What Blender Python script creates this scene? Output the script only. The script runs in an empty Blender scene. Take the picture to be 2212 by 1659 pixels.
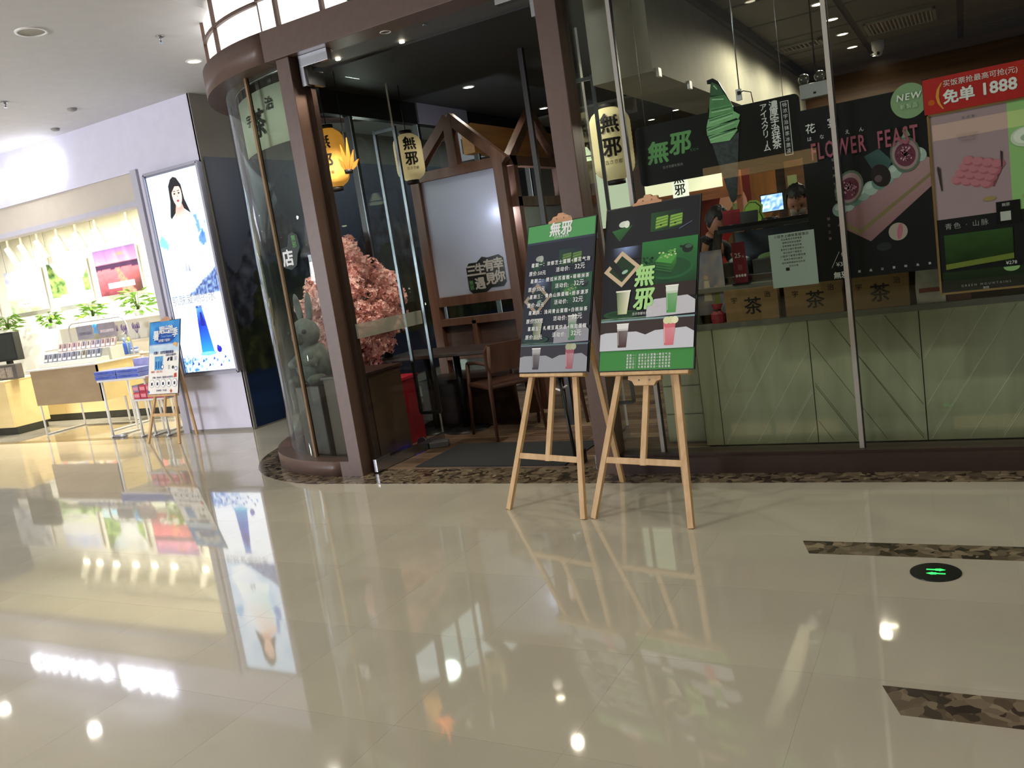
import bpy, bmesh, math, random
from math import sin, cos, pi, radians, sqrt, atan2
from mathutils import Matrix, Vector, noise

random.seed(7)
scene = bpy.context.scene
COL = scene.collection

# ------------------------------------------------------------------ camera
EYE = 1.45
YAW, PITCH, ROLL, FPX = radians(-29.2), radians(8.4), radians(-8.585), 1820.0
_f = Vector((sin(YAW) * cos(PITCH), cos(YAW) * cos(PITCH), -sin(PITCH)))
_r = Vector((cos(YAW), -sin(YAW), 0))
_u = _r.cross(_f)
RX = _r * cos(ROLL) + _u * sin(ROLL)
UX = -_r * sin(ROLL) + _u * cos(ROLL)
cam_data = bpy.data.cameras.new('camera')
cam_data.sensor_width = 36.0
cam_data.lens = FPX / 2212 * 36.0
cam_data.clip_start = 0.05
cam_data.clip_end = 200
cam = bpy.data.objects.new('camera', cam_data)
COL.objects.link(cam)
cam.matrix_world = Matrix(((RX.x, UX.x, -_f.x, 0), (RX.y, UX.y, -_f.y, 0), (RX.z, UX.z, -_f.z, EYE), (0, 0, 0, 1)))
scene.camera = cam

# ------------------------------------------------------------------ world, light, exposure
world = bpy.data.worlds.new('mall')
scene.world = world
world.use_nodes = True
world.node_tree.nodes['Background'].inputs[0].default_value = (0.82, 0.9, 1.0, 1)
world.node_tree.nodes['Background'].inputs[1].default_value = 0.10
scene.view_settings.view_transform = 'Standard'
scene.view_settings.look = 'None'
scene.view_settings.gamma = 1
scene.view_settings.use_curve_mapping = False
scene.view_settings.exposure = 0.12
scene.cycles.use_denoising = True
scene.cycles.max_bounces = 8
scene.cycles.transparent_max_bounces = 16
scene.cycles.sample_clamp_indirect = 4.0
scene.cycles.caustics_reflective = False
scene.cycles.caustics_refractive = False


def lamp(kind, name, loc, energy, color, size=0.2, aim=None, size_y=None, spot=None, blend=0.6):
    l = bpy.data.lights.new(name, kind)
    l.energy = energy
    l.color = color
    if kind == 'AREA':
        l.size = size
        if size_y:
            l.shape = 'RECTANGLE'
            l.size_y = size_y
    else:
        l.shadow_soft_size = size
    if kind == 'SPOT':
        l.spot_size = radians(spot or 110)
        l.spot_blend = blend
    o = bpy.data.objects.new(name, l)
    COL.objects.link(o)
    o.location = loc
    d = (Vector(aim) - Vector(loc)) if aim else Vector((0, 0, -1))
    o.rotation_euler = d.to_track_quat('-Z', 'Y').to_euler()
    return o


def at(px, py, X=None, Y=None, Z=None):
    """photo pixel (2212 x 1659) -> the world point where its sight line meets the plane X, Y or Z = const"""
    d = RX * ((px - 1106) / FPX) - UX * ((py - 829.5) / FPX) + _f
    if X is not None:
        t = X / d.x
    elif Y is not None:
        t = Y / d.y
    else:
        t = (Z - EYE) / d.z
    return Vector((d.x * t, d.y * t, EYE + d.z * t))


# an added soft frontal fill behind the viewer and the corridor's own ceiling lamps
lamp('AREA', 'frontal_fill_light', (-1.0, -7.5, 8.0), 840, (1.0, 0.95, 0.85), 10, (-1.5, 3.0, 0.5), 5)
CORR = [(-6.13, 5.94), (-10.04, 5.9), (-12.03, 5.92), (-3.6, 2.9), (-0.6, 2.9), (-7.2, 2.9), (-10.8, 2.9),
        (1.6, 2.9), (-2.0, -0.5), (-6.0, -0.5), (-10.0, -0.5)]
for i, (x, y) in enumerate(CORR):
    lamp('SPOT', 'corridor_downlight', (x, y, 3.62), 40 if y > 5 else 62, (1.0, 0.93, 0.76) if x > -9 else (1.0, 0.96, 0.88), 0.07, None, None, 150, 0.7)
# unseen fill lamp, added to brighten the left wall and the ceiling
lamp('AREA', 'left_fill_light', (-11.0, -5.6, 1.8), 1050, (0.93, 0.94, 1.0), 7, (-8.5, 6.0, 4.2), 2.4)
lamp('AREA', 'passage_light', (-5.9, 10.0, 3.35), 25, (0.85, 0.92, 1.0), 1.2, None, 5)
# the cosmetics shop is flooded with light
for k in range(7):
    lamp('SPOT', 'shop_spot', (-13.6 + k * 0.78, 7.6, 2.94), 150, (1.0, 0.95, 0.80), 0.05, (-13.6 + k * 0.78, 8.3, 1.2), None, 150, 0.8)
# cafe downlights
for x, y, e in [(-4.02, 7.2, 6), (-3.94, 8.65, 6), (-5.2, 7.7, 1), (-3.35, 4.99, 9), (-3.86, 4.99, 9),
                (-2.7, 5.6, 22), (-3.4, 6.3, 8), (-1.0, 7.6, 11), (-1.0, 8.9, 9), (-1.0, 10.2, 9), (-2.6, 9.5, 6), (0.6, 6.3, 7)]:
    lamp('SPOT', 'cafe_downlight', (x, y, 2.98), e * (5.5 if x > -2 else 1.8), (1.0, 0.9, 0.72), 0.05, None, None, 176 if x > -2 else 125, 0.3)
# the lamp behind the frosted screen and a spot aimed at the blossom tree
lamp('POINT', 'screen_lamp', (at(1082, 458, Y=6.97)), 22, (0.82, 0.9, 1.0), 0.06)
lamp('SPOT', 'blossom_lamp', (-4.0, 5.2, 2.75), 110, (1.0, 0.80, 0.66), 0.05, (-4.75, 6.0, 1.2), None, 60, 0.6)
lamp('POINT', 'bay_lamp', (-4.9, 6.6, 2.6), 4, (0.9, 1.0, 0.92), 0.1)


# ------------------------------------------------------------------ helpers
def lin(c):
    c = c / 255.0
    return c / 12.92 if c <= 0.04045 else ((c + 0.055) / 1.055) ** 2.4


def rgb(h):
    if not isinstance(h, str):
        return h
    return tuple(lin(int(h[i:i + 2], 16)) for i in (0, 2, 4))


MATS = {}


def mat(name, col='808080', rough=0.5, metal=0.0, emit=None, estr=0.0, spec=0.5, var=0.0, vscale=8.0, bump=0.0,
        bscale=60.0, stretch=(1, 1, 1), alpha=1.0, trans=0.0, coat=0.0, col2=None, ior=1.45):
    """procedural principled material; var/col2 mix a stretched noise into the colour, bump adds fine relief"""
    if name in MATS:
        return MATS[name]
    m = bpy.data.materials.new(name)
    m.use_nodes = True
    nt = m.node_tree
    b = nt.nodes['Principled BSDF']
    c = rgb(col)
    b.inputs['Base Color'].default_value = (*c, 1)
    b.inputs['Roughness'].default_value = rough
    b.inputs['Metallic'].default_value = metal
    b.inputs['Specular IOR Level'].default_value = spec
    b.inputs['IOR'].default_value = ior
    b.inputs['Alpha'].default_value = alpha
    b.inputs['Transmission Weight'].default_value = trans
    b.inputs['Coat Weight'].default_value = coat
    if emit is not None:
        b.inputs['Emission Color'].default_value = (*rgb(emit), 1)
        b.inputs['Emission Strength'].default_value = estr
    if var or col2 or bump:
        tc = nt.nodes.new('ShaderNodeTexCoord')
        mp = nt.nodes.new('ShaderNodeMapping')
        mp.inputs['Scale'].default_value = stretch
        nt.links.new(tc.outputs['Object'], mp.inputs['Vector'])
        if var or col2:
            n = nt.nodes.new('ShaderNodeTexNoise')
            n.inputs['Scale'].default_value = vscale
            n.inputs['Detail'].default_value = 6
            nt.links.new(mp.outputs[0], n.inputs['Vector'])
            r = nt.nodes.new('ShaderNodeValToRGB')
            if col2:
                a, d = c, rgb(col2)
            else:
                a = tuple(v * (1 - var) for v in c)
                d = tuple(min(1, v * (1 + var)) for v in c)
            r.color_ramp.elements[0].position = 0.35
            r.color_ramp.elements[1].position = 0.65
            r.color_ramp.elements[0].color = (*a, 1)
            r.color_ramp.elements[1].color = (*d, 1)
            nt.links.new(n.outputs[0], r.inputs[0])
            nt.links.new(r.outputs[0], b.inputs['Base Color'])
        if bump:
            n2 = nt.nodes.new('ShaderNodeTexNoise')
            n2.inputs['Scale'].default_value = bscale
            nt.links.new(mp.outputs[0], n2.inputs['Vector'])
            bp = nt.nodes.new('ShaderNodeBump')
            bp.inputs['Strength'].default_value = bump
            bp.inputs['Distance'].default_value = 0.002
            nt.links.new(n2.outputs[0], bp.inputs['Height'])
            nt.links.new(bp.outputs[0], b.inputs['Normal'])
    MATS[name] = m
    return m


def glass(name, tint, f0=0.05, rough=0.0):
    m = bpy.data.materials.new(name)
    m.use_nodes = True
    nt = m.node_tree
    nt.nodes.clear()
    out = nt.nodes.new('ShaderNodeOutputMaterial')
    mix = nt.nodes.new('ShaderNodeMixShader')
    tr = nt.nodes.new('ShaderNodeBsdfTransparent')
    gl = nt.nodes.new('ShaderNodeBsdfGlossy')
    tr.inputs[0].default_value = (*tint, 1)
    gl.inputs['Roughness'].default_value = rough
    lw = nt.nodes.new('ShaderNodeLayerWeight')
    lw.inputs[0].default_value = 0.5
    p = nt.nodes.new('ShaderNodeMath')
    p.operation = 'POWER'
    p.inputs[1].default_value = 5
    k = nt.nodes.new('ShaderNodeMath')
    k.operation = 'MULTIPLY_ADD'
    k.inputs[1].default_value = 0.5
    k.inputs[2].default_value = f0
    nt.links.new(lw.outputs['Facing'], p.inputs[0])
    nt.links.new(p.outputs[0], k.inputs[0])
    nt.links.new(k.outputs[0], mix.inputs[0])
    nt.links.new(tr.outputs[0], mix.inputs[1])
    nt.links.new(gl.outputs[0], mix.inputs[2])
    nt.links.new(mix.outputs[0], out.inputs[0])
    MATS[name] = m
    return m


def print_mat(name, rough=0.45, emit=0.0):
    """flat print: colours come from the Col attribute of the printed mesh; a lit film also gives off light"""
    m = bpy.data.materials.new(name)
    m.use_nodes = True
    nt = m.node_tree
    b = nt.nodes['Principled BSDF']
    a = nt.nodes.new('ShaderNodeVertexColor')
    a.layer_name = 'Col'
    nt.links.new(a.outputs[0], b.inputs['Base Color'])
    b.inputs['Roughness'].default_value = rough
    b.inputs['Specular IOR Level'].default_value = 0.25
    if emit:
        for l in list(b.inputs['Base Color'].links):
            nt.links.remove(l)
        b.inputs['Base Color'].default_value = (0.03, 0.03, 0.03, 1)
        gm = nt.nodes.new('ShaderNodeGamma')
        gm.inputs['Gamma'].default_value = 1.8
        nt.links.new(a.outputs[0], gm.inputs[0])
        nt.links.new(gm.outputs[0], b.inputs['Emission Color'])
        b.inputs['Emission Strength'].default_value = emit
    MATS[name] = m
    return m


WM = {}


def wm(o):
    return WM.get(o, Matrix.Identity(4))


def tag(o, label=None, cat=None, group=None, kind=None):
    if label:
        o['label'] = label
    if cat:
        o['category'] = cat
    if group:
        o['group'] = group
    if kind:
        o['kind'] = kind
    return o


def thing(name, loc, label, cat, rz=0.0, group=None, kind=None):
    o = bpy.data.objects.new(name, None)
    COL.objects.link(o)
    o.empty_display_size = 0.1
    o.location = loc
    o.rotation_euler = (0, 0, rz)
    WM[o] = Matrix.Translation(loc) @ Matrix.Rotation(rz, 4, 'Z')
    return tag(o, label, cat, group, kind)


def link_mesh(name, me, mats, parent=None, M=None, world=False):
    """M places the mesh (local to the parent, or in the world when world=True)"""
    M = M or Matrix.Identity(4)
    for m in (mats if isinstance(mats, (list, tuple)) else [mats]):
        if m is not None:
            me.materials.append(m)
    o = bpy.data.objects.new(name, me)
    COL.objects.link(o)
    if parent:
        o.parent = parent
        if world:
            M = wm(parent).inverted() @ M
        me.transform(M)
        WM[o] = wm(parent)
    else:
        me.transform(M)
        xs = [v.co for v in me.vertices]
        c = Vector(((min(v.x for v in xs) + max(v.x for v in xs)) / 2, (min(v.y for v in xs) + max(v.y for v in xs)) / 2,
                    min(v.z for v in xs)))
        me.transform(Matrix.Translation(-c))
        o.location = c
        WM[o] = Matrix.Translation(c)
    return o


class MB:
    """collects solids; build() links them as ONE mesh object"""

    def __init__(s):
        s.bm = bmesh.new()
        s.mi = 0

    def _f(s, vs, smooth=False):
        try:
            f = s.bm.faces.new(vs)
            f.material_index = s.mi
            f.smooth = smooth
            return f
        except ValueError:
            return None

    def hexa(s, p):
        v = [s.bm.verts.new(q) for q in p]
        for a in ((0, 3, 2, 1), (4, 5, 6, 7), (0, 1, 5, 4), (1, 2, 6, 5), (2, 3, 7, 6), (3, 0, 4, 7)):
            s._f([v[i] for i in a])
        return s

    def box(s, x0, x1, y0, y1, z0, z1, M=None, bev=0.0):
        p = [Vector(q) for q in ((x0, y0, z0), (x1, y0, z0), (x1, y1, z0), (x0, y1, z0), (x0, y0, z1), (x1, y0, z1), (x1, y1, z1), (x0, y1, z1))]
        if M:
            p = [M @ q for q in p]
        n0 = len(s.bm.faces)
        s.hexa(p)
        if bev:
            s.bm.faces.ensure_lookup_table()
            es = list({e for f in s.bm.faces[n0:] for e in f.edges})
            r = bmesh.ops.bevel(s.bm, geom=es, offset=bev, segments=2, affect='EDGES', profile=0.5)
            for f in r['faces']:
                f.material_index = s.mi
        return s

    def bar(s, a, b, w, h, up=(0, 0, 1), bev=0.0):
        """rectangular bar from a to b, w wide (sideways), h along 'up'"""
        a, b = Vector(a), Vector(b)
        d = (b - a)
        L = d.length
        d.normalize()
        u = Vector(up)
        x = d.cross(u)
        if x.length < 1e-4:
            x = Vector((1, 0, 0))
        x.normalize()
        u = x.cross(d).normalized()
        M = Matrix(((x.x, d.x, u.x, a.x), (x.y, d.y, u.y, a.y), (x.z, d.z, u.z, a.z), (0, 0, 0, 1)))
        return s.box(-w / 2, w / 2, 0, L, -h / 2, h / 2, M, bev)

    def ring(s, c, x, y, r, n, ry=None):
        ry = ry or r
        return [s.bm.verts.new(c + x * (r * cos(2 * pi * i / n)) + y * (ry * sin(2 * pi * i / n))) for i in range(n)]

    def tube(s, pts, r, n=10, cap=True, smooth=True):
        pts = [Vector(p) for p in pts]
        rs = r if isinstance(r, (list, tuple)) else [r] * len(pts)
        prev = None
        x = None
        for i, p in enumerate(pts):
            if i == 0:
                d = pts[1] - p
            elif i == len(pts) - 1:
                d = p - pts[i - 1]
            else:
                d = (pts[i + 1] - p).normalized() + (p - pts[i - 1]).normalized()
            d.normalize()
            if x is None:
                x = d.orthogonal().normalized()
            else:
                x = (x - d * x.dot(d)).normalized()
            y = d.cross(x)
            rg = s.ring(p, x, y, rs[i], n)
            if prev:
                for k in range(n):
                    s._f([prev[k], prev[(k + 1) % n], rg[(k + 1) % n], rg[k]], smooth)
            elif cap:
                s._f(rg[::-1])
            prev = rg
        if cap:
            s._f(prev)
        return s

    def lathe(s, prof, c=(0, 0, 0), n=20, smooth=True, sx=1, sy=1, cap=True):
        """prof: (radius, z) from bottom to top about the vertical through c"""
        c = Vector(c)
        prev = None
        for r, z in prof:
            rg = [s.bm.verts.new(c + Vector((r * sx * cos(2 * pi * i / n), r * sy * sin(2 * pi * i / n), z))) for i in range(n)]
            if prev:
                for k in range(n):
                    s._f([prev[k], prev[(k + 1) % n], rg[(k + 1) % n], rg[k]], smooth)
            elif cap:
                s._f(rg[::-1])
            prev = rg
        if cap:
            s._f(prev)
        return s

    def prism(s, pts, y0, y1, M=None):
        """outline pts (x, z) counter-clockwise seen from -Y, extruded from y0 (front) to y1 (back)"""
        T = M or Matrix.Identity(4)
        a = [s.bm.verts.new(T @ Vector((x, y0, z))) for x, z in pts]
        b = [s.bm.verts.new(T @ Vector((x, y1, z))) for x, z in pts]
        s._f(a)
        s._f(b[::-1])
        n = len(pts)
        for i in range(n):
            s._f([a[(i + 1) % n], a[i], b[i], b[(i + 1) % n]])
        return s

    def slab(s, pts, z0, z1):
        """outline pts (x, y), extruded from z0 to z1"""
        a = [s.bm.verts.new((x, y, z0)) for x, y in pts]
        b = [s.bm.verts.new((x, y, z1)) for x, y in pts]
        s._f(a[::-1])
        s._f(b)
        n = len(pts)
        for i in range(n):
            s._f([a[i], a[(i + 1) % n], b[(i + 1) % n], b[i]])
        return s

    def arc_wall(s, c, r0, r1, a0, a1, z0, z1, n=24):
        """part of a ring wall about c between the angles a0..a1 (degrees)"""
        prev = None
        for i in range(n + 1):
            a = radians(a0 + (a1 - a0) * i / n)
            q = [s.bm.verts.new((c[0] + r * cos(a), c[1] + r * sin(a), z)) for r, z in ((r0, z0), (r1, z0), (r1, z1), (r0, z1))]
            if prev:
                for k in range(4):
                    s._f([prev[k], prev[(k + 1) % 4], q[(k + 1) % 4], q[k]], k in (1, 3))
            else:
                s._f(q[::-1])
            prev = q
        s._f(prev)
        return s

    def ball(s, c, r, seg=12, ring=8, M=None, sc=(1, 1, 1)):
        T = Matrix.Translation(c) @ (M or Matrix.Identity(4)) @ Matrix.Diagonal((r * sc[0], r * sc[1], r * sc[2], 1))
        n0 = len(s.bm.faces)
        bmesh.ops.create_uvsphere(s.bm, u_segments=seg, v_segments=ring, radius=1, matrix=T)
        s.bm.faces.ensure_lookup_table()
        for f in s.bm.faces[n0:]:
            f.smooth = True
            f.material_index = s.mi
        return s

    def mesh(s, name):
        bmesh.ops.recalc_face_normals(s.bm, faces=s.bm.faces)
        me = bpy.data.meshes.new(name)
        s.bm.to_mesh(me)
        s.bm.free()
        return me

    def build(s, name, mats, parent=None, world=False, M=None):
        return link_mesh(name, s.mesh(name), mats, parent, M, world)


def children(o):
    return [c for c in bpy.data.objects if c.parent == o]


def copy_tree(o, loc=None, rz=None, label=None, group=None, kids=None, parent=None):
    c = o.copy()
    COL.objects.link(c)
    if loc is not None:
        c.location = loc
    if rz is not None:
        c.rotation_euler = (0, 0, rz)
    if parent:
        c.parent = parent
    if label:
        c['label'] = label
    if group:
        c['group'] = group
    for k in list(o.children):
        copy_tree(k, parent=c)
    return c


def text_mesh(body, size, bold=0.0, align='CENTER', spacing=1.0, extrude=0.0, res=2, shear=0.0, lead=1.0):
    # heavier strokes: the same writing laid down again, shifted by a hair
    c = bpy.data.curves.new('lettering', 'FONT')
    c.body = body
    c.size = size
    c.offset = 0
    c.align_x = align
    c.align_y = 'CENTER'
    c.space_character = spacing
    c.space_line = lead
    c.extrude = extrude
    c.resolution_u = res
    c.shear = shear
    o = bpy.data.objects.new('lettering', c)
    me = bpy.data.meshes.new_from_object(o)
    bpy.data.objects.remove(o)
    bpy.data.curves.remove(c)
    if bold and not extrude:
        b = bmesh.new()
        n = 6 if size > 0.05 else 3
        for k in range(n):
            a = 2 * pi * k / n
            n0 = len(b.verts)
            b.from_mesh(me)
            b.verts.ensure_lookup_table()
            for v in b.verts[n0:]:
                v.co.x += bold * size * cos(a)
                v.co.y += bold * size * sin(a)
                v.co.z += 0.00003 * k
        b.to_mesh(me)
        b.free()
    return me


def lettering(body, size, pos, m, parent=None, rz=0.0, M=None, world=False, name='lettering', **kw):
    """writing standing upright facing -Y (turned by rz), centred at pos"""
    me = text_mesh(body, size, **kw)
    T = (M or Matrix.Identity(4)) @ Matrix.Translation(pos) @ Matrix.Rotation(rz, 4, 'Z') @ Matrix.Rotation(pi / 2, 4, 'X')
    return link_mesh(name, me, m, parent, T, world)


class Print:
    """flat print in the local XZ plane facing -Y; shapes carry their own ink colours"""

    def __init__(s, w, h):
        s.w, s.h, s.v, s.f, s.c, s.k = w, h, [], [], [], 0

    def poly(s, pts, col, layer=None):
        """pts in 0..1 of width and height; col one colour or one per point"""
        s.k += 1
        y = -0.00012 * (layer if layer is not None else s.k)
        i0 = len(s.v)
        s.v += [((u - 0.5) * s.w, y, t * s.h) for u, t in pts]
        s.f.append(list(range(i0, i0 + len(pts))))
        if isinstance(col, str) or isinstance(col[0], float):
            s.c += [(*rgb(col), 1)] * len(pts)
        else:
            s.c += [(*rgb(q), 1) for q in col]
        return s

    def rect(s, u0, t0, u1, t1, col, layer=None):
        return s.poly([(u0, t0), (u1, t0), (u1, t1), (u0, t1)], col, layer)

    def oval(s, u, t, ru, rt, col, n=20, a0=0, rot=0):
        r = radians(rot)
        asp = s.h / s.w
        pts = []
        for i in range(n):
            a = 2 * pi * i / n
            x, y = ru * cos(a), rt * sin(a) * asp
            pts.append((u + x * cos(r) - y * sin(r), t + (x * sin(r) + y * cos(r)) / asp))
        return s.poly(pts, col)

    def grid(s, nu, nt, fn, u0=0, t0=0, u1=1, t1=1):
        s.k += 1
        y = -0.00012 * s.k
        i0 = len(s.v)
        for j in range(nt + 1):
            for i in range(nu + 1):
                a, b = i / nu, j / nt
                s.v.append(((u0 + (u1 - u0) * a - 0.5) * s.w, y, (t0 + (t1 - t0) * b) * s.h))
                s.c.append((*rgb(fn(a, b)), 1))
        for j in range(nt):
            for i in range(nu):
                k = i0 + j * (nu + 1) + i
                s.f.append([k, k + 1, k + nu + 2, k + nu + 1])
        return s

    def build(s, name, m, parent=None, M=None, world=False):
        me = bpy.data.meshes.new(name)
        me.from_pydata(s.v, [], s.f)
        ca = me.color_attributes.new('Col', 'FLOAT_COLOR', 'POINT')
        ca.data.foreach_set('color', [x for c in s.c for x in c])
        return link_mesh(name, me, m, parent, M, world)


def mixc(a, b, t):
    a, b = rgb(a), rgb(b)
    t = max(0, min(1, t))
    return tuple(a[i] + (b[i] - a[i]) * t for i in range(3))


def nz(x, y, z=0.0):
    return noise.noise(Vector((x, y, z)))


def fbm(x, y, z=0.0, o=4):
    v, a = 0, 0.5
    for _ in range(o):
        v += a * noise.noise(Vector((x, y, z)))
        x, y, a = x * 2.1, y * 2.1, a * 0.5
    return v


# ------------------------------------------------------------------ materials
M_floor = mat('polished_beige_tile', 'bcb6a6', 0.042, ior=1.95, var=0.05, vscale=1.6)
M_grout = mat('tile_grout', 'b3ac94', 0.3, var=0.03)
M_ceil = mat('grey_white_plaster', 'd6d6da', 0.8, var=0.02)
M_wall = mat('lilac_white_paint', 'dad8ea', 0.7, var=0.02)
M_wallgrey = mat('warm_grey_paint', '8c8882', 0.75, var=0.02)
M_brown = mat('brown_powder_coat', '604b43', 0.42, var=0.06, vscale=20)
M_brown2 = mat('dark_brown_metal', '3a2b26', 0.4, var=0.06, vscale=20)
M_black = mat('black_satin', '121212', 0.4, var=0.15)
M_cafeceil = mat('near_black_ceiling_paint', '1f201f', 0.6, var=0.1)
M_cafehead = mat('black_header_paint', '0b0b0c', 0.5, var=0.1)
M_steel = mat('brushed_steel', 'a9acb2', 0.25, metal=1.0, var=0.05, stretch=(1, 1, 20))
M_chrome = mat('polished_steel', '5e6468', 0.32, metal=1.0, var=0.02)
M_pine = mat('pine_wood', 'd3b083', 0.5, col2='c29c6c', vscale=30, stretch=(1, 1, 0.08))
M_pine_red = mat('clip_pine_wood', 'c99a76', 0.5, col2='ba8a66', vscale=30, stretch=(0.1, 1, 1))
M_timber = mat('walnut_stained_timber', '6c4d3f', 0.5, col2='583c30', vscale=14, stretch=(1, 1, 0.15))
M_darkwood = mat('dark_wood', '3c2a22', 0.45, col2='2c1e18', vscale=16, stretch=(0.15, 1, 1))
M_plank = mat('weathered_plank', '7b6450', 0.45, col2='3f3026', vscale=7, stretch=(0.18, 3.0, 1))
M_mat = mat('charcoal_carpet', '26282a', 0.9, var=0.3, vscale=200, bump=0.5, bscale=400)
M_white = mat('white_lacquer', 'eeeeee', 0.4, var=0.01)
M_cream = mat('cream_board', 'f0e2b4', 0.5, var=0.03)
M_beige = mat('beige_laminate', 'e6cf98', 0.45, col2='dcc48a', vscale=5, stretch=(0.2, 1, 1))
M_tanpanel = mat('tan_laminate', 'a08a6c', 0.5, col2='968062', vscale=9, stretch=(0.2, 1, 1))
M_marble = mat('olive_marble', 'b0b496', 0.32, col2='969a7c', vscale=2.2, stretch=(2.2, 1, 0.35), bump=0.1)
M_crate = mat('crate_wood', '94764e', 0.55, col2='7e6440', vscale=10, stretch=(0.15, 1, 2))
M_lantern = mat('cream_lantern_paper', 'd9cfa0', 0.7, emit='ffe9a8', estr=0.14, var=0.03)
M_lanternwarm = mat('warm_lantern_paper', 'dca850', 0.7, emit='ffb040', estr=0.32, var=0.03)
M_ink = mat('black_ink', '15130f', 0.6, var=0.1)
M_glow_white = mat('white_glow', 'ffffff', 0.5, emit='ffffff', estr=9.0)
M_glow_lamp = mat('lamp_diffuser', 'ffffff', 0.5, emit='fff1d0', estr=14.0)
M_glow_warm = mat('warm_lamp_diffuser', 'ffffff', 0.5, emit='ffd890', estr=18.0)
M_glass = glass('green_tinted_glass', (0.93, 0.955, 0.93), 0.03)
M_glassbay = glass('curved_green_glass', (0.91, 0.95, 0.93), 0.035)
M_glassclear = glass('clear_glass', (0.96, 0.975, 0.97), 0.03)
M_edge = mat('glass_edge_strip', 'b5b2ac', 0.35, metal=0.3, var=0.05)
M_frost = mat('frosted_acrylic', 'c2c6d2', 0.6, trans=0.0, var=0.01)
M_print = print_mat('printed_paper', 0.5)
M_printlit = print_mat('backlit_film', 0.35, 2.0)
M_grn = mat('deep_green', '2f8a4a', 0.5, var=0.05)
M_txtwhite = mat('white_ink', 'e2e4e6', 0.6, var=0.01)
M_txtgreen = mat('pale_green_ink', 'a8dc8c', 0.6, var=0.01)
M_txtgreen2 = mat('leaf_green_ink', '5f9a5c', 0.6, var=0.01)
M_txtpink = mat('rose_ink', '9c5066', 0.6, var=0.01)
M_txtdark = mat('dark_grey_ink', '3a3c3e', 0.6, var=0.01)
M_txtblue = mat('navy_ink', '24306a', 0.6, var=0.01)
M_txtred = mat('red_ink', 'c03a34', 0.6, var=0.01)
# frosted screen lets the lamp behind it through
_nt = M_frost.node_tree
_b = _nt.nodes['Principled BSDF']
_tl = _nt.nodes.new('ShaderNodeBsdfTranslucent')
_tl.inputs[0].default_value = (0.80, 0.84, 0.95, 1)
_mx = _nt.nodes.new('ShaderNodeMixShader')
_mx.inputs[0].default_value = 0.55
_nt.links.new(_b.outputs[0], _mx.inputs[1])
_nt.links.new(_tl.outputs[0], _mx.inputs[2])
_nt.links.new(_mx.outputs[0], _nt.nodes['Material Output'].inputs[0])


def terrazzo(name):
    m = mat(name, '5d5244', 0.14, ior=1.5)
    nt = m.node_tree
    b = nt.nodes['Principled BSDF']
    tc = nt.nodes.new('ShaderNodeTexCoord')
    v = nt.nodes.new('ShaderNodeTexVoronoi')
    v.inputs['Scale'].default_value = 26
    v.inputs['Randomness'].default_value = 1
    n = nt.nodes.new('ShaderNodeTexNoise')
    n.inputs['Scale'].default_value = 9
    mp = nt.nodes.new('ShaderNodeVectorMath')
    mp.operation = 'ADD'
    nt.links.new(tc.outputs['Object'], mp.inputs[0])
    sc = nt.nodes.new('ShaderNodeVectorMath')
    sc.operation = 'SCALE'
    sc.inputs['Scale'].default_value = 0.12
    nt.links.new(tc.outputs['Object'], n.inputs['Vector'])
    nt.links.new(n.outputs['Color'], sc.inputs[0])
    nt.links.new(sc.outputs[0], mp.inputs[1])
    nt.links.new(mp.outputs[0], v.inputs['Vector'])
    s = nt.nodes.new('ShaderNodeSeparateColor')
    nt.links.new(v.outputs['Color'], s.inputs[0])
    r = nt.nodes.new('ShaderNodeValToRGB')
    e = r.color_ramp.elements
    e[0].position, e[0].color = 0.0, (*rgb('2a241d'), 1)
    e[1].position, e[1].color = 1.0, (*rgb('94866e'), 1)
    for p, c in ((0.18, '3a3228'), (0.3, '5a4e3e'), (0.6, '6e6150'), (0.85, '7d705c')):
        q = e.new(p)
        q.color = (*rgb(c), 1)
    nt.links.new(s.outputs[0], r.inputs[0])
    nt.links.new(r.outputs[0], b.inputs['Base Color'])
    return m


M_terr = terrazzo('brown_breccia_marble')

# ================================================================== THE SETTING
YF = 4.84      # outer face of the cafe's brown frame
YS = 6.70      # front of the cosmetics shop
XM = -7.10     # mural wall
ZC = 3.66      # corridor ceiling
ZK = 3.06      # cafe ceiling


def struct(o):
    o['kind'] = 'structure'
    return o


# floor slab + tiles (0.61 m) that stand 3 mm proud of the grout
floor = struct(MB().box(-20, 5, -9, 16, -0.12, -0.0006).build('floor', M_grout))
TP = 0.6135
tile_me = None
_x0, _y0 = -0.52, 1.994


def in_view(x, y):
    v = Vector((x, y, -EYE))
    d = v.dot(_f)
    if d < 0.4:
        return False
    px, py = 1106 + FPX * v.dot(RX) / d, 829.5 - FPX * v.dot(UX) / d
    return -260 < px < 2450 and py < 1960


n_t = 0
tm = MB().box(-TP / 2 + 0.0004, TP / 2 - 0.0004, -TP / 2 + 0.0004, TP / 2 - 0.0004, -0.003, 0.0).mesh('floor_tile')
tm.materials.append(M_floor)
far = MB()
for j in range(-6, 16):
    for i in range(-33, 9):
        cx_, cy_ = _x0 + (i + 0.5) * TP, _y0 + (j + 0.5) * TP
        if cy_ > 4.9 and cx_ > -5.7 or cy_ > 8.4 and cx_ < XM:
            continue
        near = in_view(cx_, cy_) and n_t < 296 and j <= 7 and cx_ > -14
        if near:
            o = bpy.data.objects.new('floor_tile', tm)
            COL.objects.link(o)
            o.parent = floor
            o.location = Vector((cx_, cy_, 0)) - floor.location
            n_t += 1
        else:
            far.box(cx_ - TP / 2 + 0.0009, cx_ + TP / 2 - 0.0009, cy_ - TP / 2 + 0.0009, cy_ + TP / 2 - 0.0009, -0.003, 0)
far.build('distant_floor_tiles', M_floor, floor, world=True)['kind'] = 'stuff'


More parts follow.
